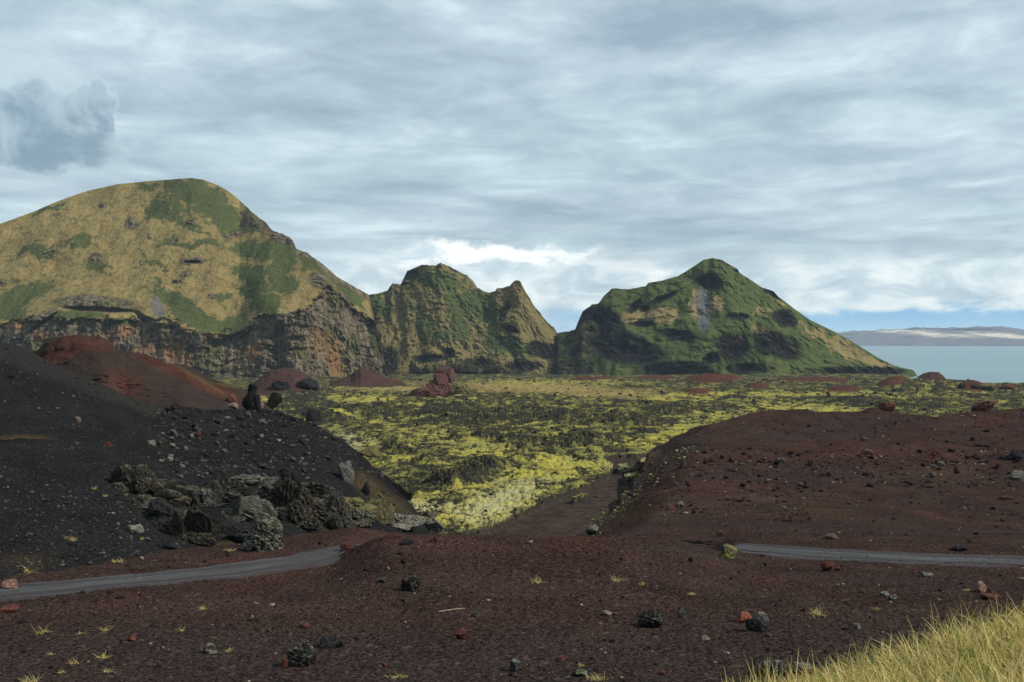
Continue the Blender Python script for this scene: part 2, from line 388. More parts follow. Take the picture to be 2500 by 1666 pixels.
L_green = [(478, 473, 100, 30, 18), (398, 519, 55, 24, 35), (528, 515, 55, 38, 40), (478, 597, 60, 9, 3), (420, 592, 28, 12), (650, 614, 72, 30, 8), (684, 645, 36, 55), (612, 677, 45, 18, 20), (689, 692, 42, 24), (628, 720, 34, 15), (660, 746, 32, 28), (470, 764, 135, 23, 30), (566, 797, 70, 22), (184, 591, 44, 22, -15), (80, 614, 30, 15, -45), (122, 515, 50, 9, -25), (54, 718, 75, 34, -20), (10, 760, 60, 25), (540, 729, 22, 8), (360, 457, 25, 9, 10), (760, 650, 14, 50, -40, .6), (840, 712, 60, 10, 38), (350, 620, 40, 6, 35), (370, 650, 34, 5, 35), (375, 690, 30, 8, 20, .7), (470, 560, 60, 6, 30, .7), (240, 650, 40, 16, 20, .6), (430, 500, 60, 12, 30, .7), (610, 560, 30, 12, 30, .7)]
L_rock = [(321, 545, 16, 16), (250, 503, 10, 7), (467, 543, 14, 9), (570, 572, 28, 13, -30), (432, 584, 9, 18), (470, 637, 34, 10), (451, 670, 14, 10), (436, 685, 17, 6), (517, 723, 10, 7), (126, 614, 30, 15, -30), (237, 630, 22, 16, 0, .6), (620, 545, 42, 11, 40), (689, 583, 36, 13, 25), (785, 690, 42, 22, 20), (820, 730, 45, 26, 20), (237, 742, 120, 22, 3), (92, 783, 62, 14, -35), (5, 690, 14, 12), (350, 640, 6, 4), (400, 660, 8, 5), (365, 575, 6, 10)]

# ---- middle mountain
vtM = curve([(820, 900), (850, 745), (886, 728), (904, 719), (919, 718), (946, 710), (952, 700), (958, 692), (979, 695), (983, 685), (994, 662), (1008, 657), (1029, 646), (1047, 648), (1065, 648), (1077, 642), (1098, 651), (1122, 664), (1142, 674), (1154, 685), (1166, 704), (1190, 715), (1208, 712), (1214, 704), (1226, 704), (1244, 698), (1253, 688), (1262, 684), (1271, 688), (1280, 707), (1291, 725), (1303, 746), (1321, 767), (1336, 788), (1351, 798), (1360, 813), (1385, 850), (1405, 900), (1425, 945)])
def mid_mountain():
    us = np.arange(820, 1426, 1.15)
    dark = [(915, 815, 16, 75, -8), (1003, 668, 22, 17, -20), (985, 694, 22, 4), (1247, 805, 28, 11, 20), (1321, 855, 48, 24, 10), (1053, 876, 48, 13), (1098, 862, 16, 13), (945, 880, 40, 40, 0, .8), (1187, 920, 80, 12), (1277, 895, 48, 17), (1230, 760, 12, 30, 30, .6), (1160, 890, 40, 20, 0, .6)]  # rock patches, plus the shadowed left slope with its shade painted in
    def d(U, V, S):
        D = 1480 + 210 * S ** 1.05 + 0 * U
        P = proj(U, V, D); Q = P * np.array([1, .3, 1])
        rm = np.clip(1.2 * blobs(U, V, dark) + .45 * N(Q, 20, 4, 3), 0, 1)
        bt = sst(.36, .12, S + .08 * N(Q, 40, 3, 4))
        x = P[..., 0] + P[..., 2] * .55
        R2 = np.stack([x, P[..., 1] * .2, P[..., 2] * .12], -1)
        D = D + 15 * N(R2, 60, 3, 5, True) + 14 * N(P * np.array([1, .4, .7]), 38, 5, 15, True, .55) + 6 * N(P, 12, 4, 6, True)
        D = D + rm * (9 * N(P, 13, 4, 7, True) + 5) + bt * 9 * N(P * np.array([1, .3, .5]), 18, 4, 8, True)
        # the pinnacle on the right stands a little nearer
        return D - 40 * np.exp(-((U - 1262) / 60) ** 2) * sst(.1, .9, S) - 25 * np.exp(-((U - 1075) / 45) ** 2) * S
    def at(U, V, S, P):
        Q = P * np.array([1, .3, 1]); w = 40 * N(Q, 26, 6, 21, gain=.62); w2 = 26 * N(Q, 26, 6, 22, gain=.62)
        gr = .3 * N(Q, 12, 4, 23, gain=.6) + blobs(U + w, V + w2, [(1068, 683, 70, 22, 10), (1113, 749, 26, 50, -35), (1157, 734, 45, 28, 10), (1038, 791, 26, 20, 40), (1062, 826, 34, 16), (928, 745, 14, 40, -40), (1010, 740, 10, 30, -40, .6), (1180, 770, 30, 26, 0, .8), (870, 720, 30, 12), (1230, 840, 60, 24, 20, .6), (1120, 800, 30, 40, -30, .5)])
        bt = sst(.34, .08, S + .1 * N(Q, 40, 3, 4))
        rk = np.maximum(np.clip(.3 + 1.2 * blobs(U + w * .6, V + w2 * .6, dark), 0, 1), bt * .8)
        rk = np.maximum(rk, .62 * sst(14, 3, V - vtM(U)) * sst(-.1, .2, N(Q, 18, 2, 30)))
        z = np.zeros_like(rk)
        return {'green': np.clip(.50 + gr * .9, 0, 1), 'rock': rk, 'ochre': np.clip(blobs(U, V, [(1000, 740, 25, 40, -30, .5)]), 0, 1), 'scree': z, 'cleft_shade': np.clip(blobs(U + w * .5, V + w2 * .5, dark), 0, .4)}
    def rough(u):
        p = np.stack([u / 11, u * 0, u * 0], 1); return 3.2 * fbm(p, 5, 50, .6)
    return hill('mountain_middle', us, vtM, lambda u: u * 0 + 960, 380, d, M_mtM, at, 420, .6, rough)

# ---- right mountain
vtR = curve([(1320, 945), (1345, 860), (1361, 815), (1381, 811), (1403, 808), (1411, 787), (1423, 760), (1446, 744), (1461, 741), (1476, 721), (1495, 704), (1534, 707), (1576, 699), (1583, 691), (1618, 685), (1656, 674), (1679, 660), (1702, 645), (1717, 635), (1740, 630), (1763, 635), (1782, 647), (1801, 657), (1805, 666), (1832, 683), (1863, 704), (1878, 707), (1889, 712), (1901, 725), (1939, 754), (1977, 781), (2039, 811), (2096, 844), (2146, 875), (2192, 897), (2230, 905), (2238, 916), (2250, 960)])
def right_mountain():
    us = np.arange(1320, 2251, 1.3)
    rocks = [(1618, 729, 45, 7, -22), (1549, 748, 22, 11, -45), (1572, 755, 16, 9), (1465, 785, 62, 40, 20), (1522, 850, 100, 40, 15), (1656, 820, 48, 16, 10), (1801, 773, 32, 9), (1916, 778, 36, 20, 20), (1897, 844, 66, 32, 20), (1790, 850, 42, 42, 0, .8), (1648, 908, 100, 26), (2060, 908, 90, 13), (2140, 908, 70, 13), (1886, 718, 26, 8, 38), (1801, 664, 12, 5), (1733, 690, 34, 24, 5), (1570, 792, 30, 8), (1730, 880, 30, 14, -30), (1830, 900, 60, 16)]
    def d(U, V, S):
        D = 1420 + 230 * S + 60 * sst(1750, 2240, U)
        P = proj(U, V, D); Q = P * np.array([1, .3, 1])
        rm = np.clip(1.2 * blobs(U, V, rocks) + .4 * N(Q, 20, 4, 3), 0, 1)
        x = P[..., 0] - P[..., 2] * .35
        R2 = np.stack([x, P[..., 1] * .2, P[..., 2] * .3], -1)
        D = D + 20 * N(R2, 70, 3, 5, True) + 9 * N(P, 24, 4, 6, True) + 2 * N(P, 7, 3, 16, True)
        D = D + rm * (30 * N(P, 24, 5, 7, True, .6) + 3)
        # a spur runs out towards the viewer, the cliff stands left of it
        sp = np.exp(-((U - 1900 + (V - 780) * .35) / 50) ** 2) * sst(740, 800, V)
        sp2 = np.exp(-((U - 1770 + (V - 790) * 1.1) / 42) ** 2) * sst(740, 800, V)
        return D - 45 * sp - 34 * sp2 + 30 * np.exp(-((U - 1725) / 34) ** 2) * sst(660, 690, V) * (1 - sst(780, 830, V))
    def at(U, V, S, P):
        Q = P * np.array([1, .3, 1]); w = 34 * N(Q, 26, 6, 21, gain=.62); w2 = 24 * N(Q, 26, 6, 22, gain=.62)
        st = .4 * N(Q, 12, 4, 23, gain=.6) + blobs(U + w, V + w2, [(1694, 742, 11, 55, -14), (1752, 745, 24, 24, -30), (1618, 771, 46, 22), (2000, 818, 60, 9, 30), (2060, 850, 70, 20, 28), (1557, 775, 46, 14), (1860, 760, 30, 9), (1440, 830, 60, 40, 0, .6), (2130, 885, 70, 12, 20), (1880, 820, 50, 16, 30, .7), (1640, 670, 30, 6, -20, .5), (1900, 735, 30, 6, 40)])
        rk = np.clip(.42 + 1.3 * blobs(U + w * .6, V + w2 * .6, rocks) + .35 * N(Q, 9, 4, 31, gain=.6), 0, 1)
        rk = np.maximum(rk, (.56 + .6 * N(Q, 14, 4, 35)) * sst(1560, 1400, U) * sst(720, 800, V))
        scr = sst(-.1, .25, blobs(U + w * .08, V, [(1720, 765, 19, 46, 2), (1714, 736, 19, 36)]) + .1 * N(Q, 8, 3, 5)); rk = rk * (1 - scr)
        return {'green': np.clip(.78 - sst(-.1, .5, st) * .8 + .12 * N(Q, 50, 3, 8), 0, 1), 'rock': rk, 'ochre': np.clip(blobs(U, V, [(2045, 895, 30, 12, 0, .4), (1800, 830, 20, 15, 0, .4)]), 0, 1), 'scree': scr * .95, 'cleft_shade': np.clip(blobs(U + w * .5, V + w2 * .5, rocks), 0, .3)}
    def rough(u):
        p = np.stack([u / 12, u * 0, u * 0], 1); return fbm(p, 5, 60, .6) * (1 + 3 * sst(1560, 1480, u) + 1.2 * np.exp(-((u - 1890) / 30) ** 2))
    return hill('mountain_right', us, vtR, lambda u: u * 0 + 962, 380, d, M_mtR, at, 600, .5, rough)

left_mountain(); mid_mountain(); right_mountain()

# ------------------------------------------------------------------ lava field
def in_poly(U, V, poly):
    ins = np.zeros(U.shape, bool); n = len(poly)
    for i in range(n):
        (x1, y1), (x2, y2) = poly[i], poly[(i + 1) % n]
        c = ((y1 > V) != (y2 > V)) & (U < (x2 - x1) * (V - y1) / ((y2 - y1) or 1e-9) + x1)
        ins ^= c
    return ins
SOIL = [(1090, 1335), (1130, 1312), (1200, 1290), (1300, 1240), (1410, 1196), (1480, 1166), (1498, 1142), (1470, 1118), (1540, 1112), (1600, 1098), (1660, 1068), (1760, 1040), (2000, 1330)]
SOIL2 = [(600, 1060), (720, 1020), (850, 1090), (900, 1140), (960, 1180), (1010, 1215), (990, 1240), (900, 1300), (600, 1300)]
def lava_field():
    us = np.concatenate([np.arange(-700, 560, 12), np.arange(560, 2560, 1.5), np.arange(2560, 3300, 12)])
    # depth rows chosen so that rows are even in the view
    dd = np.geomspace(84, 1560, 3000); vv = V0 - LZ(dd) / dd * F
    rows = np.concatenate([np.arange(1400, 1330, -5.0), np.arange(1330, 914, -1.0)])
    ds = np.interp(-rows, -vv, dd)
    ds = np.concatenate([ds, np.linspace(ds[-1] + 10, 1750, 40)])
    D, U = np.meshgrid(ds, us, indexing='ij')
    Z = LZ(D); V = V0 - Z / D * F
    P = np.stack([(U - U0) / F * D, D, Z], -1); Q = P.copy(); Q[..., 2] = 0
    wu = 10 * N(Q, 14, 3, 60); wv = 5 * N(Q, 14, 3, 61)
    soil = in_poly(U + wu, V + wv, SOIL).astype(float)
    soil = np.maximum(soil, in_poly(U + wu, V + wv, SOIL2).astype(float) * .9)
    holes = blobs(U, V, [(1540, 1165, 22, 9, -20), (1575, 1135, 16, 14), (1600, 1155, 8, 6), (1420, 1215, 26, 5, -10), (1520, 1145, 20, 10, 0, .6), (1560, 1110, 40, 6)])
    soil = soil * (1 - sst(-.05, .25, holes + .3 * N(Q, 3, 3, 62)))
    for _ in range(2):
        soil[1:-1, 1:-1] = (soil[1:-1, 1:-1] * 2 + soil[:-2, 1:-1] + soil[2:, 1:-1] + soil[1:-1, :-2] + soil[1:-1, 2:]) / 6
    grp = N(Q * np.array([1, .62, 1]), 26, 4, 63)
    dk = blobs(U, V, [(1170, 1160, 85, 26, -15), (1090, 1180, 60, 16), (760, 985, 110, 40, 20), (1050, 1012, 190, 20, 0, .6), (1300, 1020, 240, 18, 0, .55), (1530, 1030, 150, 16, 0, .5), (1240, 1072, 170, 18, 0, .7), (1420, 1080, 110, 14), (1000, 1110, 70, 12, 20, .7), (1110, 1075, 30, 12), (2170, 990, 90, 14, 0, .7), (1800, 970, 60, 8, 0, .6), (1640, 1000, 60, 10), (900, 1000, 90, 20), (2080, 980, 70, 8)])
    br = blobs(U, V, [(1300, 1170, 170, 36, -12), (1120, 1085, 130, 24, 12), (1200, 1240, 130, 40, -22), (1380, 1130, 100, 18, 8), (1650, 1055, 120, 16, -16), (880, 975, 80, 14), (1900, 965, 180, 7, 0, .6), (1330, 935, 200, 8), (1660, 975, 90, 9), (2000, 1000, 200, 10, 4), (830, 1010, 60, 10, 10)])
    rough = sst(.33, .78, .30 + .9 * grp + .55 * np.clip(dk, -.4, 1) - .55 * np.clip(br, -.2, 1))
    far = sst(500, 900, D)
    rough = rough * (1 - .35 * far)
    flat = blobs(U, V, [(1330, 950, 330, 13, 2), (950, 950, 130, 8), (1500, 965, 160, 10)])
    tan = np.clip(.2 + flat * 1.2 + .5 * N(Q, 40, 4, 64), 0, 1) * sst(330, 480, D)
    rough = rough * (1 - .9 * sst(0, .4, flat))
    live = 1 - sst(.25, .75, soil)
    big = N(Q, 70, 3, 65) * 2.4 * sst(180, 420, D) + N(Q, 20, 3, 66) * 1.1 * sst(120, 190, D) + N(Q, 9, 3, 67) * .6 * sst(130, 200, D)
    sx = np.array([1, .75, 1])
    rd = -N(Q / (1 + D / 420)[..., None] * sx, 2.7, 4, 67, True, .5); rd2 = -N(Q * sx, 1.25, 3, 68, True); rd3 = N(Q, 6.5, 4, 70, True); sp = N(Q * sx, 2.2, 4, 77, True, .6)
    Qw = Q / (1 + D / 170)[..., None] * np.array([1, .8, 1]); sp = N(Qw, 1.5, 5, 77, True, .6); rd3 = N(Qw, 3.2, 4, 70, True)
    lump = rd * .7 + rd2 * .3                     # high on cushions, low in the crevices between them
    h = live * (rough * (1.35 * sp + 1.3 * rd3 + .5 * rd2 + .2) + (1 - rough) * (.42 * rd + .42 * rd2 + .5) + .25)
    mounds = 0
    redm = np.zeros_like(h)
    for (u, v, du, dv, hh) in MOUNDS:
        g = blobs(U, V, [(u, v, du, dv)]); g = sst(-.25, .9, g + .12 * N(Q, 12, 3, 71)); mounds = mounds + g * hh; redm = np.maximum(redm, sst(.22, .5, g + .1 * N(Q, 6, 3, 72)))
    coast = sst(2190, 2260, U) * sst(780, 900, D) * 42
    edge = sst(2100, 2190, U) * np.exp(-((D - 750) / 80) ** 2)
    P[..., 2] += h * (1 - .5 * redm) + big + mounds - coast - .6 * sst(.4, .8, soil) + edge * (6.0 - 3.5 * sst(2300, 2440, U) + 3 * np.maximum(N(Q, 22, 3, 73), -.2))
    P[..., 2] -= 2.5 * sst(96, 86, D)
    # moss likes tops and open ground
    cush = sst(-.85, -.42, lump)
    tops = sst(-.42, .05, rd2 * .6 + .5 * N(Q, 3.2, 3, 79))
    moss = (1 - rough) * (.10 + .56 * cush + .26 * np.clip(br, -.5, .6)) + rough * (.06 + .56 * tops) + .68 * N(Q * np.array([1, .6, 1]) / (1 + D / 500)[..., None], 3.6, 5, 69, gain=.62) + .2 * N(Q, 30, 3, 78)
    pale = np.clip(blobs(U, V, [(1210, 1235, 150, 52, -24), (1290, 1185, 90, 16, 0, .7), (1030, 1245, 130, 20, -5), (860, 1080, 80, 30, 20, .8), (1540, 1150, 80, 40, 0, .8)]) + .45 * N(Q, 4, 4, 75), 0, .9)
    a = {'moss': np.clip(moss, 0, 1) * live, 'pale': pale, 'soil': soil, 'tan': tan * (1 - rough * .6), 'red': redm, 'rough': np.clip(np.maximum(rough, .75 * far + .5 * N(Q, 25, 4, 80)) - .8 * np.clip(br, 0, 1), 0, 1)}
    return grid_obj('lava_field', P, M_lava, a)
MOUNDS = [(1740, 932, 90, 14, 7), (1600, 924, 60, 6, 3), (1850, 948, 36, 8, 3.5), (2060, 955, 50, 9, 3), (2180, 950, 40, 6, 2), (1700, 960, 50, 8, 2.5), (1990, 930, 120, 6, 3), (2380, 955, 40, 8, 3.0), (1450, 928, 80, 5, 3), (930, 935, 70, 6, 3), (1120, 955, 30, 6, 2.5)]
LAVA = lava_field()

# ------------------------------------------------------------------ near hills
def black_front():
    vt = curve([(-700, 1030), (-250, 1075), (0, 1083), (130, 1086), (250, 1083), (290, 1062), (340, 1030), (430, 1006), (520, 1000), (640, 1001), (700, 1012), (760, 1032), (830, 1073), (870, 1103), (910, 1143), (960, 1188), (1005, 1234), (1025, 1262), (1045, 1310), (1060, 1360), (1110, 1390)])
    vb = curve([(-700, 1560), (0, 1450), (300, 1420), (500, 1385), (700, 1345), (850, 1330), (1000, 1335), (1110, 1360)])
    db = curve([(-700, 38), (0, 41), (300, 48), (500, 55), (700, 64), (850, 76), (950, 84), (1110, 92)])
    dt = curve([(-700, 60), (0, 70), (250, 78), (430, 100), (640, 112), (830, 112), (960, 104), (1060, 98), (1110, 95)])
    us = np.concatenate([np.arange(-700, -30, 9), np.arange(-30, 1111, 1.7)])
    def d(U, V, S):
        D = db(U) + (dt(U) - db(U)) * S ** 1.15
        P = proj(U, V, D)
        return D + sst(0, .15, S) * (1 - .6 * sst(.9, 1, S)) * (2.6 * N(P, 16, 3, 1) + .8 * N(P, 4, 4, 2) + .35 * N(P, 1.2, 3, 3))
    def at(U, V, S, P):
        red = np.clip(blobs(U, V, [(420, 1185, 50, 14), (380, 1270, 90, 40, 30, .8), (640, 1350, 200, 20, -12), (900, 1100, 70, 40, 45, .8), (690, 1025, 45, 10, 10)]) + .25 * N(P, 3, 4, 4) - .06, 0, .9)
        st = np.clip(blobs(U, V, [(900, 1190, 70, 35, 40), (560, 1330, 80, 15, -8, .8), (60, 1370, 120, 30, 0, .5), (960, 1230, 70, 25, 30), (830, 1290, 60, 20)]) + .3 * N(P, 4, 4, 6), 0, .7)
        return {'red': red, 'black': 0 * U, 'straw': st}
    return hill('hill_black', us, vt, vb, 300, d, M_black, at, 60, .3, lambda u: 1.6 * fbm(np.stack([u / 22, u * 0, u * 0], 1), 4, 70) * sst(380, 450, u))
def black_back():
    vt = curve([(-700, 640), (-300, 730), (-100, 795), (0, 833), (45, 845), (80, 862), (130, 888), (200, 918), (270, 948), (340, 978), (430, 1003), (520, 1010), (600, 1020), (680, 1060)])
    us = np.concatenate([np.arange(-700, -30, 9), np.arange(-30, 681, 1.7)])
    def d(U, V, S):
        D = np.interp(U, [-700, 0, 250, 430, 680], [62, 76, 88, 104, 118]) + 34 * S * np.interp(U, [-700, 0, 400, 680], [1.2, 1, .5, .3])
        P = proj(U, V, D); ridge = (880 - 30 + (U) * .345)        # edge where the near face turns to the grey back slope
        return D + 7 * sst(14, -14, V - ridge - 8 * N(P, 9, 3, 9)) * sst(420, 200, U) + 2.2 * N(P, 15, 3, 1) + .8 * N(P, 4, 4, 2) + .35 * N(P, 1.2, 3, 3)
    def at(U, V, S, P):
        ridge = 880 + U * .36
        grey = sst(10, -10, V - ridge + 14 * N(P, 9, 3, 9))
        return {'red': .12 * grey, 'black': grey * .95, 'straw': np.maximum(grey * .06, np.clip(blobs(U, V, [(60, 1072, 90, 14)]), 0, .8))}
    return hill('hill_black_back', us, vt, lambda u: np.maximum(1140 + u * 0, vt(u) + 30), 240, d, M_black, at, 80, .5, lambda u: 1.2 * fbm(np.stack([u / 22, u * 0, u * 0], 1), 4, 71))
def red_cone():
    vt = curve([(20, 905), (77, 866), (115, 836), (153, 823), (184, 818), (214, 820), (245, 822), (264, 830), (283, 849), (306, 860), (333, 862), (356, 865), (383, 877), (421, 893), (452, 897), (497, 919), (536, 931), (574, 943), (597, 952), (650, 985), (720, 1040)])
    us = np.arange(20, 721, 1.4)
    def d(U, V, S):
        D = 150 + 45 * S + 0 * U; P = proj(U, V, D)
        near = 10 * sst(40, -40, 868 + (U - 215) * .30 - V + 10 * N(P, 8, 3, 9)) * sst(120, 420, U) * (1 - sst(430, 600, U))
        return D - near + 5 * N(P, 20, 3, 1) + 2.4 * N(P, 7, 4, 2) + .7 * N(P, 1.6, 3, 3)
    def at(U, V, S, P):
        w = 10 * N(P, 6, 4, 5)
        red = blobs(U + w, V + w * .5, [(200, 838, 110, 26, 6), (420, 905, 170, 17, 26), (480, 935, 130, 16, 25), (300, 945, 80, 45, 20, .8), (150, 862, 80, 30, -20, .8), (540, 955, 50, 16, 20)])
        st = np.clip(blobs(U + w, V, [(485, 925, 95, 7, 30), (520, 945, 60, 6, 30), (560, 942, 40, 5, 10)]) * 1.4 + .2 * N(P, 2.5, 3, 6), 0, .8)
        return {'red': np.clip(red * 1.3 + .25 * N(P, 5, 4, 4), 0, 1), 'black': np.clip(.25 + .5 * N(P, 9, 4, 7) - red, 0, .5), 'straw': st}
    return hill('hill_red', us, vt, lambda u: np.maximum(1075 + u * 0, vt(u) + 12), 200, d, M_redhill, at, 110, .4, lambda u: .9 * fbm(np.stack([u / 15, u * 0, u * 0], 1), 4, 72))
def brown_right():
    vt = curve([(1340, 1322), (1400, 1308), (1450, 1287), (1500, 1247), (1540, 1200), (1566, 1150), (1590, 1108), (1640, 1084), (1700, 1058), (1760, 1030), (1830, 1009), (1880, 1001), (1950, 1005), (2000, 1006), (2100, 1005), (2200, 1012), (2280, 1018), (2350, 1011), (2400, 1004), (2500, 996), (2800, 985), (3200, 1010)])
    us = np.concatenate([np.arange(1340, 2530, 1.9), np.arange(2530, 3201, 9)])
    dv = curve([(980, 178), (1000, 168), (1050, 152), (1100, 137), (1150, 121), (1200, 105), (1240, 92), (1290, 76), (1320, 69), (1345, 66), (1400, 64), (1420, 63)])
    ul = curve([(1108, 1590), (1150, 1566), (1200, 1540), (1247, 1500), (1287, 1450), (1308, 1400), (1322, 1340), (1420, 1340)])
    _d = np.geomspace(100, 700, 400); _v = V0 - (LZ(_d) - .3) / _d * F; gd = lambda v: np.minimum(np.interp(v, _v[::-1], _d[::-1]), dv(v) + np.clip((v - 1050) * .16, 0, 34))
    l1 = curve([(1340, 1270), (1500, 1228), (1620, 1203), (1700, 1198), (1900, 1204), (2000, 1220), (2150, 1240), (2350, 1288), (3200, 1330)])
    l2 = curve([(1340, 1160), (1600, 1125), (1680, 1097), (1800, 1085), (2000, 1094), (2200, 1074), (2500, 1040), (3200, 990)])
    def d(U, V, S):
        wl = sst(-4, 120, U - ul(V)); D = gd(V) * (1 - wl) + dv(V) * wl; P = proj(U, V, D)
        a = V - l1(U) - 9 * N(P, 12, 3, 20); b = V - l2(U) - 8 * N(P, 12, 3, 22)
        D = D + 13 * sst(10, -14, a) * sst(1360, 1420, U) - 6 * sst(60, 0, a) * sst(-14, 10, a) * 0
        D = D + 15 * sst(8, -14, b) * sst(1500, 1620, U)
        D = np.where(V > 1335, D - 4.5 * 0, D)
        return D + sst(1370, 1320, V) * (3.6 * N(P, 14, 3, 1) + 1.5 * N(P, 4.5, 4, 2) + .4 * N(P, 1.4, 3, 3))
    def at(U, V, S, P):
        w = 12 * N(P, 7, 4, 5)
        red = blobs(U + w, V + w * .6, [(1720, 1206, 230, 9, 1), (2100, 1105, 380, 18, -3), (2250, 1250, 200, 10, 12, .7), (1890, 1010, 110, 14, 6), (1850, 1020, 60, 12, -12), (2050, 1085, 260, 26, -4, .9), (2250, 1115, 220, 46, 0, .9), (1750, 1190, 180, 12, -2), (2420, 1030, 160, 24, -6), (1700, 1130, 120, 30, -20, .7), (2250, 1010, 200, 12, 0, .7)])
        blk = blobs(U + w, V + w * .5, [(1640, 1110, 105, 26, -24), (1560, 1180, 70, 30, -45), (1480, 1270, 60, 14, -25), (1540, 1300, 90, 16, -14, .8), (2000, 1330, 600, 14, 1, .5), (1980, 1062, 260, 13, 2, .55), (1950, 1160, 360, 15, -1, .5), (2000, 1290, 560, 24, 2, .45), (1640, 1262, 120, 12, -8, .5)])
        st = np.clip(blobs(U + w, V, [(1640, 1240, 220, 34, -6, .55), (2000, 1245, 260, 20, 10, .5), (1850, 1055, 120, 6, -12, .6), (2300, 1160, 160, 26, 0, .45)]) + .25 * N(P, 5, 4, 8), 0, .5)
        return {'red': np.clip(red * .95 + .12 + .25 * N(P, 5, 4, 4), 0, 1), 'black': np.clip(1.5 * blk + .15 * N(P, 4, 4, 7), 0, .85), 'straw': st * .7}
    return hill('hill_brown', us, vt, lambda u: np.maximum(1400 + u * 0, vt(u) + 8), 300, d, M_ground, at, 90, .3, lambda u: 1.6 * fbm(np.stack([u / 25, u * 0, u * 0], 1), 4, 74))
black_front(); black_back(); red_cone(); brown_right()

def small_cone(name, us, pts, vb, d0, dep, seed, amp=1.0):
    vt = curve(pts)
    def d(U, V, S):
        D = d0 + dep * S; P = proj(U, V, D)
        return D + amp * (4 * N(P, 18, 3, seed) + 1.5 * N(P, 6, 4, seed + 1, True))
    def at(U, V, S, P):
        return {'red': np.clip(.55 + .5 * N(P, 14, 4, seed + 2), 0, 1), 'black': np.clip(.1 + .4 * N(P, 10, 3, seed + 4), 0, .5), 'straw': np.clip(-.1 + .9 * N(P, 11, 4, seed + 3) , 0, .7)}
    return hill(name, us, vt, lambda u: np.maximum(vb + u * 0, vt(u) + 2), 70, d, M_farred, at, dep * 1.2, .5, lambda u: 1.3 * amp * fbm(np.stack([u / 9, u * 0, u * 0], 1), 4, seed))
M_farred = mat_scoria('far_red_cinder', (.052, .032, .030), (.105, .042, .036), .2)
small_cone('cinder_hill', np.arange(600, 781, 1.5), [(600, 955), (625, 930), (640, 918), (660, 906), (690, 899), (715, 900), (740, 908), (760, 922), (780, 945)], 965, 620, 50, 80)
small_cone('cinder_hill', np.arange(795, 1001, 1.5), [(795, 950), (810, 932), (830, 925), (855, 918), (868, 905), (882, 897), (900, 900), (925, 912), (950, 924), (965, 931), (985, 934), (1000, 950)], 962, 760, 60, 90)
small_cone('cinder_hill', np.arange(2225, 2331, 1.2), [(2225, 930), (2245, 917), (2258, 911), (2270, 908), (2292, 909), (2303, 918), (2312, 928), (2330, 945)], 965, 745, 30, 100, .6)

# ------------------------------------------------------------------ sea and the far shore
def mat_sea():
    m = NT('sea_water'); p = m.pos()
    a = m.noise(.012, 5, .6, m.pos((1, .35, 1))); b = m.noise(.12, 4, .6, p)
    big = m.noise(.0006, 4, .6, m.pos((.5, 2.2, 1)))
    c = m.mix(m.step(big, .35, .65), (.080, .155, .180), (.105, .185, .205))
    return m.out(c, .32, m.bump(m.math('ADD', a, m.math('MULTIPLY', b, .25)), .35, 3.0), .5)
sea = link_mesh('sea', [(-24000, -2500, SEA_Z), (24000, -2500, SEA_Z), (24000, 17500, SEA_Z), (-24000, 17500, SEA_Z)], [(0, 1, 2, 3)], mat_sea(), smooth=False)
tag(sea, kind='structure')
def mat_coast():
    m = NT('far_moorland'); p = m.pos()
    a = m.noise(.0011, 6, .6, m.pos((1, 1, 6))); b = m.noise(.006, 5, .65, m.pos((1, 1, 4)))
    c = m.mix(m.step(b, .35, .65), (.055, .060, .075), (.11, .105, .11))
    c = m.mix(m.math('MULTIPLY', m.attr('sand'), m.step(a, .30, .56)), c, m.mix(m.step(b, .35, .6), (.46, .375, .28), (.62, .54, .43)))
    return m.out(c, .95)
def coast():
    vt = curve([(1500, 835), (1900, 828), (2030, 813), (2080, 810), (2150, 807), (2200, 804), (2235, 799), (2280, 802), (2330, 801), (2390, 800), (2450, 797), (2480, 803), (2520, 807), (2700, 803), (3000, 812), (3600, 835)])
    us = np.arange(1500, 3601, 3.0)
    def d(U, V, S):
        D = 12400 - (U - 2000) * 2.2 + 2600 * S; P = proj(U, V, D)
        return D + 500 * S * N(P, (700, 700, 60), 4, 3)
    def at(U, V, S, P):
        sand = blobs(U, V, [(2200, 810, 115, 6, 3), (2280, 817, 60, 8, 8), (2330, 820, 80, 5, 3), (2430, 818, 90, 7, 4), (2490, 824, 80, 4, 2), (2620, 818, 120, 8)])
        return {'sand': np.clip(.12 + sand * 1.5, 0, 1)}
    return hill('far_shore', us, vt, lambda u: 845.5 + (u - 2100) * .006, 70, d, mat_coast(), at, 1500, .05, lambda u: .8 * fbm(np.stack([u / 30, u * 0, u * 0], 1), 4, 99))
coast()

# ------------------------------------------------------------------ grass bank
def bank():
    vt = curve([(1700, 1800), (1800, 1715), (1860, 1690), (1960, 1668), (2080, 1640), (2200, 1592), (2300, 1556), (2380, 1528), (2450, 1518), (2520, 1506), (2700, 1470), (3000, 1420), (3300, 1500)])
    us = np.arange(1700, 3301, 6.0)
    def d(U, V, S):
        D = 4.0 + 2.9 * S ** 1.2 + 0 * U; P = proj(U, V, D)
        return D + .25 * N(P, .9, 3, 1) + .10 * N(P, .3, 3, 2)
    return hill('grass_bank', us, vt, lambda u: 1860 + u * 0, 90, d, M_thatch, lambda U, V, S, P: {}, 5, 1.2)
BK, bU, bV, bD = bank()

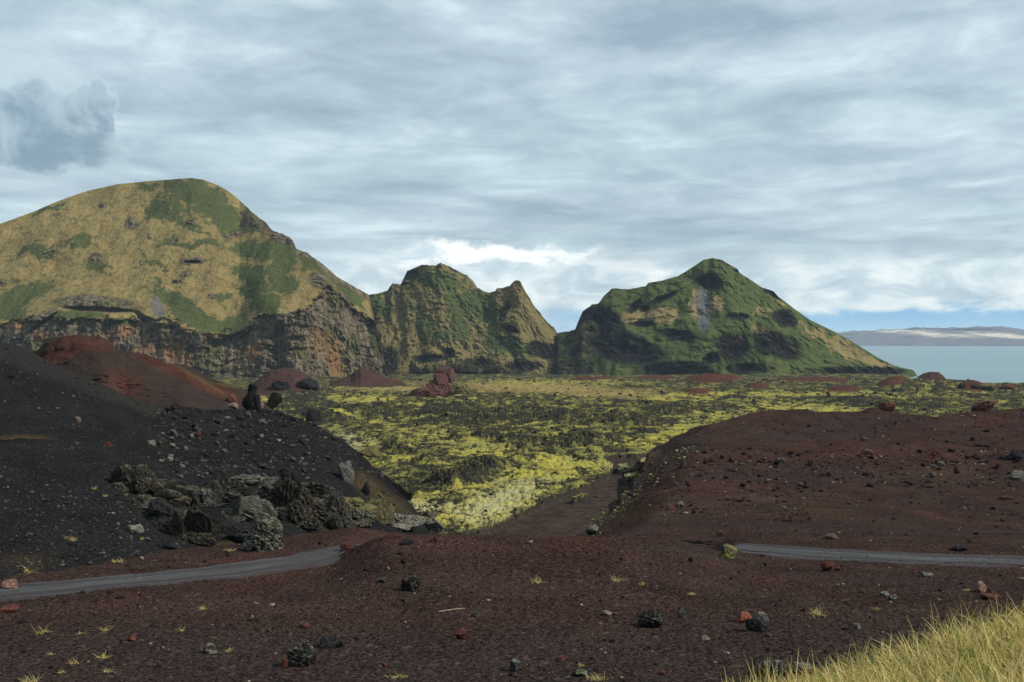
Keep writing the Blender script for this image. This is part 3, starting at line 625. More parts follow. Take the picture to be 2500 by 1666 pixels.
def blades_mesh(roots, length, lean, az, width, tint, bend):
    n = len(roots); k = 5
    t = np.linspace(0, 1, k)
    L = length[:, None]; th = lean[:, None] + bend[:, None] * t[None]        # angle from vertical along the blade
    ds = L / (k - 1)
    r = np.concatenate([np.zeros((n, 1)), np.cumsum(np.sin(th[:, :-1]) * ds, 1)], 1)
    h = np.concatenate([np.zeros((n, 1)), np.cumsum(np.cos(th[:, :-1]) * ds, 1)], 1)
    ca, sa = np.cos(az)[:, None], np.sin(az)[:, None]
    C = np.stack([roots[:, 0:1] + r * ca, roots[:, 1:2] + r * sa, roots[:, 2:3] + h], -1)
    tw = rng.uniform(-1, 1, n)[:, None] + az[:, None] + math.pi / 2
    w = width[:, None] * (1 - t[None] ** 1.6 * .92) * .5
    Wv = np.stack([np.cos(tw) * w, np.sin(tw) * w, np.zeros_like(w)], -1)
    V = np.stack([C - Wv, C + Wv], 2)            # n,k,2,3
    base = np.arange(n)[:, None] * (2 * k) + np.arange(k - 1)[None] * 2
    Fc = np.stack([base, base + 1, base + 3, base + 2], -1).reshape(-1, 4)
    tn = np.broadcast_to(tint[:, None, None], (n, k, 2)); tp = np.broadcast_to(t[None, :, None], (n, k, 2))
    return V.reshape(-1, 3), Fc, tn.ravel(), tp.ravel()
def grass():
    n = 42000
    ii = rng.uniform(0, bU.shape[0] - 1.01, n); jj = rng.uniform(0, bU.shape[1] * .75, n)
    i, j = ii.astype(int), jj.astype(int); a, b = ii - i, jj - j
    def bl(A): return A[i, j] * (1 - a) * (1 - b) + A[i + 1, j] * a * (1 - b) + A[i, j + 1] * (1 - a) * b + A[i + 1, j + 1] * a * b
    P = proj(bl(bU), bl(bV), bl(bD)); P[:, 2] -= .01
    cl = fbm(P / .35, 3, 5); cg = fbm(P / .5, 3, 8)
    L = rng.uniform(.08, .22, n) * (1 + .7 * cl); tall = rng.random(n) < .05
    L = np.where(tall, rng.uniform(.16, .30, n), L)
    lean = np.where(tall, rng.uniform(.05, .5, n), rng.uniform(.75, 1.75, n))
    az = rng.uniform(0, 6.28, n) + 3.0 * cl
    bend = np.where(tall, rng.uniform(0, .7, n), rng.uniform(-.3, 1.2, n))
    green = rng.random(n) < (.07 + .25 * np.clip(cg, 0, 1))
    tint = np.where(green, rng.uniform(.65, 1, n), rng.uniform(0, .5, n))
    lean = np.where(green, lean * .5, lean)
    V, Fc, tn, tp = blades_mesh(P, L, lean, az, rng.uniform(.004, .0105, n), tint, bend)
    o = link_mesh('grass', V, Fc, M_grass, attrs={'tint': tn, 'tip': tp})
    return tag(o, 'pale straw and green grass covering the near bank', 'grass', kind='stuff')

# ------------------------------------------------------------------ rays on to the finished land
bpy.context.view_layer.update()
DG = bpy.context.evaluated_depsgraph_get()
def hit(u, v, ox=0.0):
    d = Vector(((u - U0) / F, 1, -(v - V0) / F)).normalized()
    ok, loc, nor, _, ob, _ = sc.ray_cast(DG, Vector((ox, 0, 0)), d)
    return (loc, nor, ob.name if ob else '') if ok else (None, None, '')
grass()

_ico = {}
def ico(k):
    if k not in _ico:
        bm = bmesh.new(); bmesh.ops.create_icosphere(bm, subdivisions=k, radius=1)
        _ico[k] = (np.array([v.co[:] for v in bm.verts]), np.array([[v.index for v in f.verts] for f in bm.faces])); bm.free()
    return _ico[k]
def rock_shape(k, seed, rough=.3, spiky=.2, flute=0.0, blocky=.0, cuts=11, lumps=None):
    r_ = np.random.default_rng(seed)
    if lumps:
        Vs, Fs, o = [], [], 0
        for q, (x, y, z, w, d, h) in enumerate(lumps):
            a, b = rock_shape(k, seed + 31 * q + 1, rough, spiky, flute, blocky, cuts)
            an = r_.uniform(-.5, .5); c, si = math.cos(an), math.sin(an)
            a = a - np.array([0, 0, .5]); a = np.stack([a[:, 0] * c - a[:, 2] * si, a[:, 1], a[:, 0] * si + a[:, 2] * c], 1) + np.array([0, 0, .5])
            Vs.append(a * np.array([w, d, h]) + np.array([x, y, z])); Fs.append(b + o); o += len(a)
        v = np.concatenate(Vs); lo, hi = v.min(0), v.max(0)
        v = (v - np.array([(lo[0] + hi[0]) / 2, (lo[1] + hi[1]) / 2, lo[2]])) / (hi - lo)
        return v, np.concatenate(Fs)
    v, f = ico(k); n0 = v.copy(); v = v.copy()
    if blocky: v = np.sign(v) * np.abs(v) ** (1 - blocky); v /= np.abs(v).max(1).mean()
    off = np.array([seed * 3.1, seed * 1.7, seed * .9])
    v = v * (1 + rough * fbm(n0 * 1.1 + off, 3, seed))[:, None]
    for _ in range(cuts):
        n = r_.normal(size=3); n /= np.linalg.norm(n); dm = r_.uniform(.42, .85)
        v -= n * np.maximum(v @ n - dm, 0)[:, None] * .92
    r = spiky * fbm(n0 * 2.6 + off, 5, seed + 3, .62, True) + .07 * fbm(n0 * 9 + off, 3, seed + 5, .6)
    if flute: r = r + flute * fbm(n0 * np.array([5.5, 5.5, .8]) + off, 4, seed + 9, .55, True)
    v = v + n0 * r[:, None]
    lo = np.percentile(v[:, 2], 12); v[:, 2] = np.where(v[:, 2] < lo, lo + (v[:, 2] - lo) * .25, v[:, 2])
    v[:, :2] -= v[:, :2].mean(0)
    ex = (v.max(0) - v.min(0)); v = v / ex; v[:, 2] -= v[:, 2].min()
    return v, f           # unit box, base at 0
def heap(seed, n):
    r_ = np.random.default_rng(seed); out = []
    for i in range(n):
        x = -.36 + .72 * (i + .5) / n + r_.uniform(-.06, .06); h = r_.uniform(.6, 1.0) * (1.15 - abs(x)); w = r_.uniform(.5, .8)
        out.append((x, r_.uniform(-.05, .15), 0, w, .8, h))
        if i % 2 == 0 or n > 4: out.append((x + r_.uniform(-.12, .12), -r_.uniform(.25, .4), 0, w * .75, .6, h * r_.uniform(.35, .7)))
    return out
SPIRE = [(.05, 0, 0, .8, .8, .35), (-.08, 0, .15, .82, .7, .55), (.26, 0, .05, .35, .5, .62), (.0, 0, .55, .42, .4, .30), (-.02, 0, .74, .5, .45, .26)]
def place_rock(name, u, v, w, h, mat, seed, label, cat='rock', k=4, depth=.9, group=None, rot=None, sink=.22, tilt=0.0, parent=None, **kw):
    """w, h in photo pixels, (u, v) = middle of the foot"""
    loc, nor, _ = hit(u, v)
    if loc is None: loc = Vector(((u - U0) / F * 100, 100, -(v - V0) / F * 100))
    s = loc.y / F
    V, Fc = rock_shape(k, seed, **kw)
    a = rng.uniform(-.5, .5) if rot is None else rot
    W, H = w * s, h * s
    if 'outcrop' in name: W *= 1.12; H *= .84
    V = V * np.array([W, W * depth, H * (1 + sink)])
    if tilt:
        c, si = math.cos(tilt), math.sin(tilt); V = np.stack([V[:, 0] * c - V[:, 2] * si, V[:, 1], V[:, 0] * si + V[:, 2] * c], 1)
    V[:, 2] -= H * sink
    o = link_mesh(name, V, Fc, mat, smooth=False)
    o.location = loc + Vector((0, W * depth * .25, 0)); o.rotation_euler = (0, 0, 0)
    return tag(o, label, cat, group)

M_farredrock = mat_rock('cinder_rock', (.085, .040, .036), (.16, .12, .08), .3, None, .4, .12)
M_rk_clinker = mat_rock('pale_clinker', (.040, .038, .033), (.17, .17, .12), .7)
M_rk_moss = mat_rock('bright_moss', (.14, .15, .03), (.22, .22, .05), .6)
M_rk_brownpink = mat_rock('pale_red_rock', (.17, .095, .075), (.22, .16, .13), .4)
M_rk_darkred = mat_rock('dark_red_clinker', (.055, .022, .02), (.12, .07, .05), .3)
M_rk_orange = mat_rock('orange_red_rock', (.17, .054, .036), (.2, .10, .07), .3)

# ------------------------------------------------------------------ rocks of the left outcrop
OUT = [  # u, v(foot), w, h, material, label, options
    ('lava_outcrop', 315, 1200, 100, 75, M_rk_out, 'dark shaggy-topped lava outcrop at the left end of the rock wall on the black slope', dict(flute=.12, rough=.45, depth=.8)),
    ('lava_outcrop', 405, 1225, 130, 62, M_rk_out, 'low smooth lava ridge with pale rim right of the shaggy outcrop', dict(rough=.3, spiky=.08, depth=.5, tilt=-.08)),
    ('lava_outcrop', 535, 1235, 150, 85, M_rk_out, 'humped lava outcrop with a pale curved crest in the middle of the wall', dict(rough=.35, depth=.6, tilt=.12)),
    ('lava_outcrop', 600, 1275, 125, 70, M_rk_flute, 'rounded grey-brown lava block below the humped outcrop', dict(rough=.25, spiky=.1, depth=.7, blocky=.3)),
    ('lava_outcrop', 495, 1235, 60, 50, M_rk_dark, 'rough black clinker lump on the left shoulder of the humped outcrop', dict(rough=.4, spiky=.3)),
    ('lava_outcrop', 715, 1275, 150, 120, M_rk_out, 'tall dark lava outcrop at the right of the wall with steep folded front', dict(rough=.35, flute=.2, depth=.7, k=5)),
    ('lava_outcrop', 800, 1290, 100, 105, M_rk_flute, 'pale grey lava slab with ropy vertical flutes', dict(rough=.25, flute=.3, depth=.6, k=5, tilt=-.1)),
    ('lava_outcrop', 690, 1172, 56, 46, M_rk_black, 'black knob of lava standing on top of the tall outcrop', dict(rough=.4, tilt=-.25)),
    ('lava_outcrop', 590, 1180, 100, 24, M_rk_flute, 'thin pale lava shelf on the crest between the hump and the black knob', dict(rough=.25, spiky=.08, depth=.5, tilt=-.05)),
    ('lava_outcrop', 640, 1190, 70, 40, M_rk_flute, 'pale broken lava block leaning left of the tall outcrop', dict(rough=.35, spiky=.2, tilt=.2)),
    ('lava_outcrop', 395, 1285, 130, 78, M_rk_black, 'black overhanging lava block at the lower left of the wall', dict(rough=.4, spiky=.25, depth=.7, blocky=.2)),
    ('lava_outcrop', 475, 1325, 120, 110, M_rk_out, 'dark wedge-shaped lava block standing lowest at the left of the wall', dict(rough=.3, flute=.14, depth=.7, blocky=.25, tilt=.1, k=5)),
    ('lava_boulder', 640, 1345, 105, 62, M_rk_clinker, 'pale lichen-crusted clinker boulder in front of the tall outcrop', dict(rough=.4, spiky=.4, k=5)),
    ('lava_boulder', 672, 1300, 50, 40, M_rk_clinker, 'upright lichen-crusted lava horn behind the clinker boulder', dict(rough=.4, spiky=.35, tilt=.45)),
    ('lava_boulder', 925, 1270, 80, 70, M_rk_mossy, 'olive-brown angular boulder at the right foot of the rock wall', dict(rough=.25, spiky=.1, blocky=.3, tilt=.15)),
    ('lava_boulder', 875, 1285, 80, 40, M_rk_clinker, 'heap-shaped pale ropy boulder left of the olive-brown boulder', dict(rough=.4, flute=.3, depth=.8)),
    ('lava_boulder', 893, 1208, 22, 30, M_rk_black, 'small black upright rock on the slope above the olive-brown boulder', dict()),
    ('lava_boulder', 855, 1180, 40, 55, M_rk_grey, 'grey rib of broken rock on the right flank of the black hill', dict(rough=.4, flute=.2, tilt=.3)),
    ('lava_boulder', 1050, 1265, 40, 16, M_rk_flute, 'flat pale grey slab lying before the yellow moss', dict(rough=.2, spiky=.06)),
    ('lava_boulder', 1060, 1300, 50, 34, M_rk_grey, 'dark grey boulder with a mossy back at the near tip of the moss field', dict(rough=.35)),
    ('lava_boulder', 340, 1300, 26, 20, M_rk_grey, 'pale grey stone leaning on the slope left of the black overhang', dict(tilt=.4)),
    ('lava_boulder', 318, 1298, 30, 14, M_rk_grey, 'flat light stone on the black slope below the rock wall', dict(tilt=-.3)),
    ('lava_boulder', 412, 1342, 36, 18, M_rk_black, 'black low boulder just above the left stretch of road', dict()),
    ('lava_boulder', 20, 1436, 44, 20, M_rk_brownpink, 'rounded pinkish-red boulder on the upper verge at the left road end', dict(rough=.2, spiky=.08)),
    ('lava_boulder', 188, 1030, 18, 14, M_rk_pink, 'pale tan stone high on the black hill', dict()),
    ('lava_boulder', 367, 1085, 24, 12, M_rk_grey, 'long grey stone, left of a pair on the black slope', dict(tilt=-.5)),
    ('lava_boulder', 389, 1090, 14, 14, M_rk_flute, 'pale upright stone, right of a pair on the black slope', dict()),
    ('lava_boulder', 418, 1064, 26, 16, M_rk_flute, 'pale stone with a dark underside above the pair on the black slope', dict(tilt=-.4)),
    ('lava_boulder', 482, 1066, 22, 14, M_rk_brown, 'reddish stone on the crest side of the black slope', dict()),
    ('lava_boulder', 262, 1092, 16, 13, M_rk_darkred, 'dark red clinker lump where the faint path bends', dict(spiky=.3)),
    ('lava_boulder', 415, 1118, 14, 9, M_rk_grey, 'small grey stone below the pair on the black slope', dict()),
    ('lava_outcrop', 462, 1222, 150, 46, M_rk_out, 'long low lava ridge with a pale rim between the shaggy and the humped outcrops', dict(rough=.3, depth=.5)),
    ('lava_outcrop', 560, 1318, 120, 52, M_rk_black, 'black shadowed lava block between the wedge-shaped block and the clinker boulder', dict(rough=.4, depth=.6)),
    ('lava_outcrop', 655, 1240, 110, 62, M_rk_out, 'dark folded lava shoulder left behind the tall outcrop', dict(rough=.35, flute=.15)),
    ('lava_outcrop', 760, 1235, 100, 66, M_rk_out, 'brown-grey sloping lava shoulder above the ropy slab', dict(rough=.35, flute=.1)),
    ('lava_outcrop', 855, 1262, 110, 52, M_rk_mossy, 'broken olive bank of lava right of the ropy slab', dict(rough=.4, flute=.15)),
    ('lava_outcrop', 975, 1290, 110, 34, M_rk_grey, 'low grey rubble bank at the right end of the rock wall', dict(rough=.45, spiky=.35)),
    ('lava_outcrop', 352, 1240, 90, 34, M_rk_out, 'low crumbled lava bank below the shaggy outcrop', dict(rough=.4, spiky=.3)),
    # around the spire
    ('lava_spire', 612, 1002, 48, 66, M_rk_black, 'black lava spire with a knobbed head beside the red hill', dict(rough=.5, flute=.15, depth=.8, k=5)),
    ('lava_slab', 617, 1000, 30, 28, M_rk_pink, 'pink slab propped against the foot of the black spire', dict(rough=.2, spiky=.05, tilt=-.5)),
    ('lava_slab', 566, 996, 30, 12, M_rk_pink, 'pale broken slab lying left of the black spire', dict(rough=.4, spiky=.1)),
    ('lava_boulder', 570, 985, 26, 22, M_rk_brown, 'brown rock leaning at the toe of the red hill', dict(tilt=.4)),
    ('lava_spire', 655, 992, 34, 40, M_rk_out, 'leaning dark fin of lava right of the black spire', dict(tilt=-.5, rough=.3, depth=.6)),
    ('lava_boulder', 681, 952, 50, 22, M_rk_black, 'black flat-topped block in front of the far cinder hill', dict(blocky=.4, rough=.2)),
    ('lava_boulder', 745, 950, 60, 28, M_rk_black, 'black jagged block right of the flat-topped block', dict(rough=.35, tilt=-.2)),
    ('lava_boulder', 763, 1030, 40, 32, M_rk_black, 'black pointed rock where the black hill meets the moss', dict(rough=.4, spiky=.3)),
    ('lava_boulder', 905, 1115, 56, 26, M_rk_mossy, 'moss-capped dome of rock beside the right flank of the black hill', dict(rough=.15, spiky=.05)),
    # cinder outcrop in the moss field
    ('cinder_outcrop', 1045, 968, 112, 66, M_farredrock, 'red-brown cinder outcrop with a hooked peak rising from the moss field', dict(rough=.35, depth=.7, k=5, tilt=.06)),
    ('cinder_outcrop', 1085, 935, 46, 52, M_farredrock, 'dark jagged horn behind the red-brown cinder outcrop', dict(rough=.5, spiky=.3, depth=.8)),
    ('cinder_outcrop', 1118, 962, 64, 34, M_rk_mossy, 'grass-backed slope of rock right of the red-brown outcrop', dict(rough=.2, tilt=-.35)),
    ('lava_boulder', 2347, 948, 18, 12, M_rk_black, 'black round rock against the sea, leftmost of a row', dict()),
    ('lava_boulder', 2388, 950, 24, 15, M_rk_out, 'dark triangular rock against the sea in the middle of a row', dict(rough=.2)),
    ('lava_boulder', 2412, 953, 40, 17, M_rk_mossy, 'broad moss-grown rock against the sea right of the triangular rock', dict(rough=.2)),
    ('lava_boulder', 2466, 950, 36, 11, M_rk_red, 'low red rock against the sea at the right end of the row', dict(rough=.2)),
    ('lava_boulder', 2410, 1004, 60, 26, M_rk_brown, 'leaning brown slab in the moss beyond the right hill', dict(tilt=.4, rough=.3)),
    ('lava_boulder', 2170, 1005, 50, 24, M_rk_brown, 'purple-brown rock hump just beyond the crest of the brown hill', dict(rough=.25)),
    # brown hill
    ('lava_boulder', 1638, 1245, 22, 16, M_rk_brown, 'round brown boulder, left of a pair on the near lobe of the brown hill', dict()),
    ('lava_boulder', 1662, 1238, 16, 13, M_rk_grey, 'greyish boulder, right of a pair on the near lobe of the brown hill', dict()),
    ('lava_boulder', 1448, 1305, 32, 22, M_rk_clinker, 'lichen-topped boulder at the inner end of the brown hill', dict()),
    ('lava_boulder', 1668, 1142, 16, 22, M_rk_clinker, 'tall pale-topped rock above the black track on the brown hill', dict()),
    ('lava_boulder', 2120, 1118, 44, 20, M_rk_brown, 'cluster-shaped broken rock in the middle of the brown hill', dict(spiky=.4)),
    ('lava_boulder', 1908, 1130, 22, 12, M_rk_dark, 'dark flat rock left on the brown hill below the red band', dict()),
    ('lava_boulder', 2485, 1122, 44, 24, M_rk_black, 'black lava rock at the right edge of the brown hill', dict(spiky=.3)),
    ('lava_boulder', 2490, 1172, 34, 22, M_rk_grey, 'grey boulder at the right edge below the black rock', dict()),
    ('lava_boulder', 2298, 1138, 18, 11, M_rk_grey, 'light brown stone right of the broken rock on the brown hill', dict()),
    ('lava_boulder', 2110, 1077, 16, 10, M_rk_dark, 'small dark stone on the upper brown hill', dict()),
    ('lava_boulder', 1762, 1311, 22, 15, M_rk_brown, 'brown stone low on the brown hill left of the long rock', dict()),
    ('lava_boulder', 2032, 1317, 38, 13, M_rk_brown, 'long brown rock low on the brown hill above the red boulder', dict(tilt=-.15)),
    ('lava_boulder', 2348, 1346, 34, 12, M_rk_black, 'flat black rock on the upper verge of the right road', dict()),
    ('lava_boulder', 2450, 1222, 18, 11, M_rk_brown, 'small brown rock at far right on the brown hill', dict()),
    # foreground
    ('lava_boulder', 1779, 1362, 42, 32, M_rk_mossy, 'olive-brown rounded boulder with moss at its foot, at the road bend', dict(rough=.15, spiky=.1)),
    ('lava_boulder', 2023, 1394, 34, 22, M_rk_red, 'dark red rounded boulder on the near edge of the right road', dict(rough=.15, spiky=.08)),
    ('lava_boulder', 2046, 1394, 12, 9, M_rk_brown, 'small brown stone touching the dark red roadside boulder', dict()),
    ('lava_boulder', 2400, 1446, 28, 24, M_rk_brownpink, 'pale reddish rock with grass at its foot, upper right foreground', dict(rough=.25)),
    ('lava_boulder', 2418, 1451, 16, 14, M_rk_red, 'red stone beside the pale reddish rock', dict()),
    ('lava_boulder', 735, 1628, 72, 56, M_rk_lich, 'large black boulder with grey crust and a red left corner, lower left foreground', dict(rough=.25, spiky=.22, k=5)),
    ('lava_boulder', 802, 1582, 60, 22, M_rk_black, 'flat black rock right behind the large grey-crusted boulder', dict(rough=.2, spiky=.12)),
    ('lava_boulder', 512, 1596, 34, 24, M_rk_clinker, 'jagged pale-grey rock in the lower left foreground', dict(spiky=.4)),
    ('lava_boulder', 317, 1566, 28, 14, M_rk_red, 'small bright red stone in the left foreground', dict(rough=.15, spiky=.06)),
    ('lava_boulder', 376, 1531, 24, 10, M_rk_black, 'small black stone above the bright red stone', dict()),
    ('lava_boulder', 1003, 1443, 52, 34, M_rk_lich, 'shaggy lichen-topped rock on the upper middle foreground', dict(spiky=.45, k=5)),
    ('lava_boulder', 935, 1422, 26, 12, M_rk_dark, 'low dark stone left of the shaggy lichen-topped rock', dict()),
    ('lava_boulder', 1122, 1560, 36, 26, M_rk_darkred, 'dark red clinker in the middle foreground', dict(spiky=.35)),
    ('lava_boulder', 1162, 1508, 20, 18, M_rk_dark, 'dark upright stone above the dark red clinker', dict(spiky=.3)),
    ('lava_boulder', 1590, 1532, 66, 40, M_rk_lich, 'broad grey-crusted rock right of the middle foreground', dict(rough=.2, spiky=.35, k=5)),
    ('lava_boulder', 1667, 1510, 24, 22, M_rk_dark, 'dark knobbly stone right of the broad grey-crusted rock', dict(spiky=.4)),
    ('lava_boulder', 1481, 1502, 26, 10, M_rk_pink, 'flat pinkish stone left of the broad grey-crusted rock', dict(rough=.2, spiky=.05)),
    ('lava_boulder', 1818, 1520, 34, 23, M_rk_orange, 'orange-red smooth stone touching a black rock, right foreground', dict(rough=.1, spiky=.03)),
    ('lava_boulder', 1852, 1540, 60, 28, M_rk_black, 'black rock in front of the orange-red stone', dict(rough=.2, spiky=.25)),
    ('lava_boulder', 1862, 1517, 32, 20, M_rk_grey, 'grey-pink stone behind the black rock by the orange-red stone', dict()),
    ('lava_boulder', 1876, 1556, 20, 12, M_rk_brown, 'small brown stone below the black rock by the orange-red stone', dict()),
    ('lava_boulder', 2093, 1536, 22, 15, M_rk_grey, 'smooth grey stone between the right grass tuft and the bank', dict(rough=.12, spiky=.04)),
    ('lava_boulder', 1260, 1640, 32, 28, M_rk_dark, 'rounded dark grey-green stone at bottom middle', dict(rough=.15, spiky=.1)),
    ('lava_boulder', 1420, 1652, 40, 14, M_rk_lich, 'low grey stone beside the bottom grass tuft', dict()),
    ('lava_boulder', 1890, 1650, 70, 34, M_rk_dark, 'knobbed dark lava lump, left of two beside the grass bank', dict(rough=.4, spiky=.35)),
    ('lava_boulder', 1958, 1652, 70, 28, M_rk_dark, 'long dark lava lump, right of two beside the grass bank', dict(rough=.3, spiky=.25)),
    ('lava_boulder', 1722, 1566, 24, 12, M_rk_grey, 'small grey stone low in the right foreground', dict()),
    ('lava_boulder', 290, 1462, 24, 9, M_rk_black, 'dark stone on the lower verge of the left road', dict()),
    ('lava_boulder', 345, 1456, 14, 9, M_rk_darkred, 'dark red stone right of the dark stone on the left road verge', dict()),
    ('lava_boulder', 14, 1496, 50, 14, M_rk_red, 'long red stone at the left edge below the road', dict(rough=.2)),
    ('lava_boulder', 55, 1522, 30, 9, M_rk_black, 'flat black stone below the long red stone', dict()),
    ('lava_boulder', 742, 1534, 24, 15, M_rk_brown, 'brown stone above the flat black rock', dict(spiky=.3)),
    ('lava_boulder', 872, 1562, 18, 9, M_rk_black, 'small black stone right of the flat black rock', dict()),
    ('lava_boulder', 1688, 1372, 14, 12, M_rk_black, 'small round black stone on the mound left of the right road', dict(rough=.12)),
    ('lava_boulder', 1370, 1614, 26, 9, M_rk_darkred, 'low dark red stone right of the rounded grey-green stone', dict()),
    ('lava_boulder', 1615, 1648, 18, 9, M_rk_red, 'small red stone at the bottom right of middle', dict()),
    ('lava_boulder', 938, 1628, 16, 9, M_rk_red, 'small red stone at the bottom left of middle', dict()),
    ('lava_boulder', 2265, 1408, 40, 8, M_rk_dark, 'low dark rock strip right of the dark red roadside boulder', dict()),
    ('lava_boulder', 2425, 1463, 50, 8, M_rk_darkred, 'thin dark rock strip below the pale reddish rock', dict()),
    ('lava_boulder', 2160, 1456, 22, 10, M_rk_grey, 'light grey stone, left of two on the slope above the grass bank', dict()),
    ('lava_boulder', 2183, 1464, 26, 11, M_rk_dark, 'dark stone, right of two on the slope above the grass bank', dict()),
    ('lava_boulder', 994, 1330, 36, 12, M_rk_black, 'black low rock on the berm behind the left road end', dict()),
    ('lava_boulder', 1060, 1326, 30, 14, M_rk_darkred, 'heaped dark red rock at the left of the mound crest', dict(spiky=.35)),
    ('lava_boulder', 850, 1342, 44, 18, M_rk_darkred, 'heap-like red clinker above the left road end', dict(spiky=.4)),
]
for i, (nm, u, v, w, h, mt, lab, kw) in enumerate(OUT):
    kw = dict(kw); big = w > 45
    k = kw.pop('k', 4 if big else 3)
    if 'outcrop' in nm or 'heap' in lab or 'cluster' in lab: kw['lumps'] = heap(500 + i, 5 if w > 110 else 4 if w > 45 else 3)
    if lab.startswith('black lava spire'): kw['lumps'] = SPIRE; kw.pop('flute'); kw['spiky'] = .38; kw['cuts'] = 16
    if 'hooked' in lab: kw['lumps'] = [(-.32, 0, 0, .5, .6, .30), (-.1, 0, 0, .6, .7, .48), (.14, 0, 0, .5, .7, .70), (.24, .05, 0, .30, .4, 1.0), (.36, .1, 0, .3, .5, .55)]
    if nm == 'lava_slab': kw['blocky'] = .6; kw['cuts'] = 5
    made = place_rock(nm, u, v, w, h, mt, 100 + 7 * i, lab, {'lava_spire': 'rock spire', 'lava_slab': 'rock slab'}.get(nm, 'outcrop' if 'outcrop' in nm else 'rock'), k=k, **kw)

    piece = ('red_corner', 703, 1622, 22, 26, M_rk_red) if 'red left corner' in lab else ('moss_cushion', 1778, 1364, 24, 9, M_rk_moss) if 'moss at its foot' in lab else None
    if piece:
        q = place_rock(*piece, 41 + i, None, None, k=4); q.location.y = made.location.y - .18; q.location -= made.location; q.parent = made
# ------------------------------------------------------------------ loose stones
def scatter(boxes, n, smin, smax, pw, allow, ox=0.0):
    out = []
    for (u0, v0, u1, v1, wt) in boxes:
        for _ in range(int(n * wt)):
            u, v = rng.uniform(u0, u1), rng.uniform(v0, v1)
            loc, nor, ob = hit(u, v, ox)
            if loc is None or not any(ob.startswith(a) for a in allow): continue
            px = smin * (1 - rng.random()) ** (-1 / pw)
            out.append((min(px, smax) * loc.y / F, loc, nor, min(px, smax)))
    return out
VAR = [rock_shape(2, 900 + 13 * i, rough=.3, spiky=.22) for i in range(12)]
VAR1 = [rock_shape(1, 700 + 13 * i, rough=.3, spiky=.2) for i in range(12)]
def mat_stone(name, cols, bump=.02):
    m = NT(name); p = m.pos((1, 1, 1)); t = m.n('ShaderNodeAttribute', attribute_name='tint')
    rnd = m.math('FRACT', m.math('ADD', t.outputs['Fac'], m.n('ShaderNodeObjectInfo').outputs['Random']))
    c = m.ramp(rnd, cols)
    n1 = m.noise(14, 5, .7, p)
    c = m.mix(m.step(n1, .3, .72), m.mix(.6, c, (0, 0, 0)), c)
    return m.out(c, .93, m.bump(n1, .8, bump), 0.03)
S_red = mat_stone('loose_red_stone', [(0, (.013, .011, .011)), (.42, (.034, .022, .020)), (.64, (.075, .030, .024)), (.80, (.04, .036, .034)), (.90, (.11, .09, .075)), (1, (.34, .30, .25))])
S_black = mat_stone('loose_black_stone', [(0, (.013, .013, .013)), (.5, (.045, .044, .040)), (.8, (.09, .085, .072)), (.95, (.13, .125, .10)), (1, (.19, .175, .135))])
S_lava = mat_stone('lava_clinker', [(0, (.020, .020, .019)), (.5, (.042, .041, .034)), (.8, (.085, .08, .045)), (1, (.17, .155, .05))], .06)
def merged(name, st, mat, var, flat=.75, label=None, cat=None):
    Vs, Fs, Ts = [], [], []; k = 0
    for (s, loc, nor, px) in st:
        V, Fc = var[rng.integers(len(var))]
        a = rng.uniform(0, 6.28); c, si = math.cos(a), math.sin(a)
        q = V * np.array([s * rng.uniform(.8, 1.4), s * rng.uniform(.7, 1.1), s * rng.uniform(.5, 1.0) * flat])
        q = np.stack([q[:, 0] * c - q[:, 1] * si, q[:, 0] * si + q[:, 1] * c, q[:, 2] - s * .12], 1)
        Vs.append(q + np.array(loc)); Fs.append(Fc + k); Ts.append(np.full(len(V), rng.random())); k += len(V)
    o = link_mesh(name, np.concatenate(Vs), np.concatenate(Fs), mat, attrs={'tint': np.concatenate(Ts)}, smooth=False)
    return tag(o, label, cat, kind='stuff')
def individuals(st, mat, name, label, group):
    protos = []
    for i, (V, Fc) in enumerate(VAR[:6]):
        o = None
        me_o = link_mesh(name, V - np.array([0, 0, .14]), Fc, mat, attrs={'tint': np.full(len(V), i / 6)}, smooth=False)
        protos.append(me_o)
    used = [False] * 6
    for j, (s, loc, nor, px) in enumerate(st):
        i = j % 6
        o = protos[i] if not used[i] else protos[i].copy()
        if used[i]: COL.objects.link(o)
        used[i] = True
        o.location = loc; o.rotation_euler = (0, 0, rng.uniform(0, 6.28))
        o.scale = (s * rng.uniform(.85, 1.4), s * rng.uniform(.7, 1.1), s * rng.uniform(.5, .95))
        tag(o, label, 'stone', group)
fg = scatter([(-150, 1320, 2650, 1720, 1.0)], 8500, 1.9, 11, 2.8, ['ground'])
fg += scatter([(-50, 1395, 900, 1500, 1.0), (1780, 1330, 2550, 1410, 1.0)], 420, 1.6, 4, 3.0, ['road'])
rh = scatter([(1380, 1000, 2650, 1345, 1.0)], 5000, 1.9, 11, 2.8, ['hill_brown']) + scatter([(1650, 1095, 2500, 1190, 1.0)], 900, 3, 15, 2.0, ['hill_brown']) + scatter([(1480, 1190, 2000, 1260, 1.0)], 500, 2.5, 11, 2.2, ['hill_brown'])
bh = scatter([(-150, 830, 1050, 1430, 1.0)], 6500, 1.8, 10, 2.6, ['hill_black']) + scatter([(380, 1000, 960, 1170, 1.0)], 1500, 3, 15, 1.9, ['hill_black']) + scatter([(40, 1200, 480, 1420, 1.0)], 800, 3, 12, 2.1, ['hill_black'])
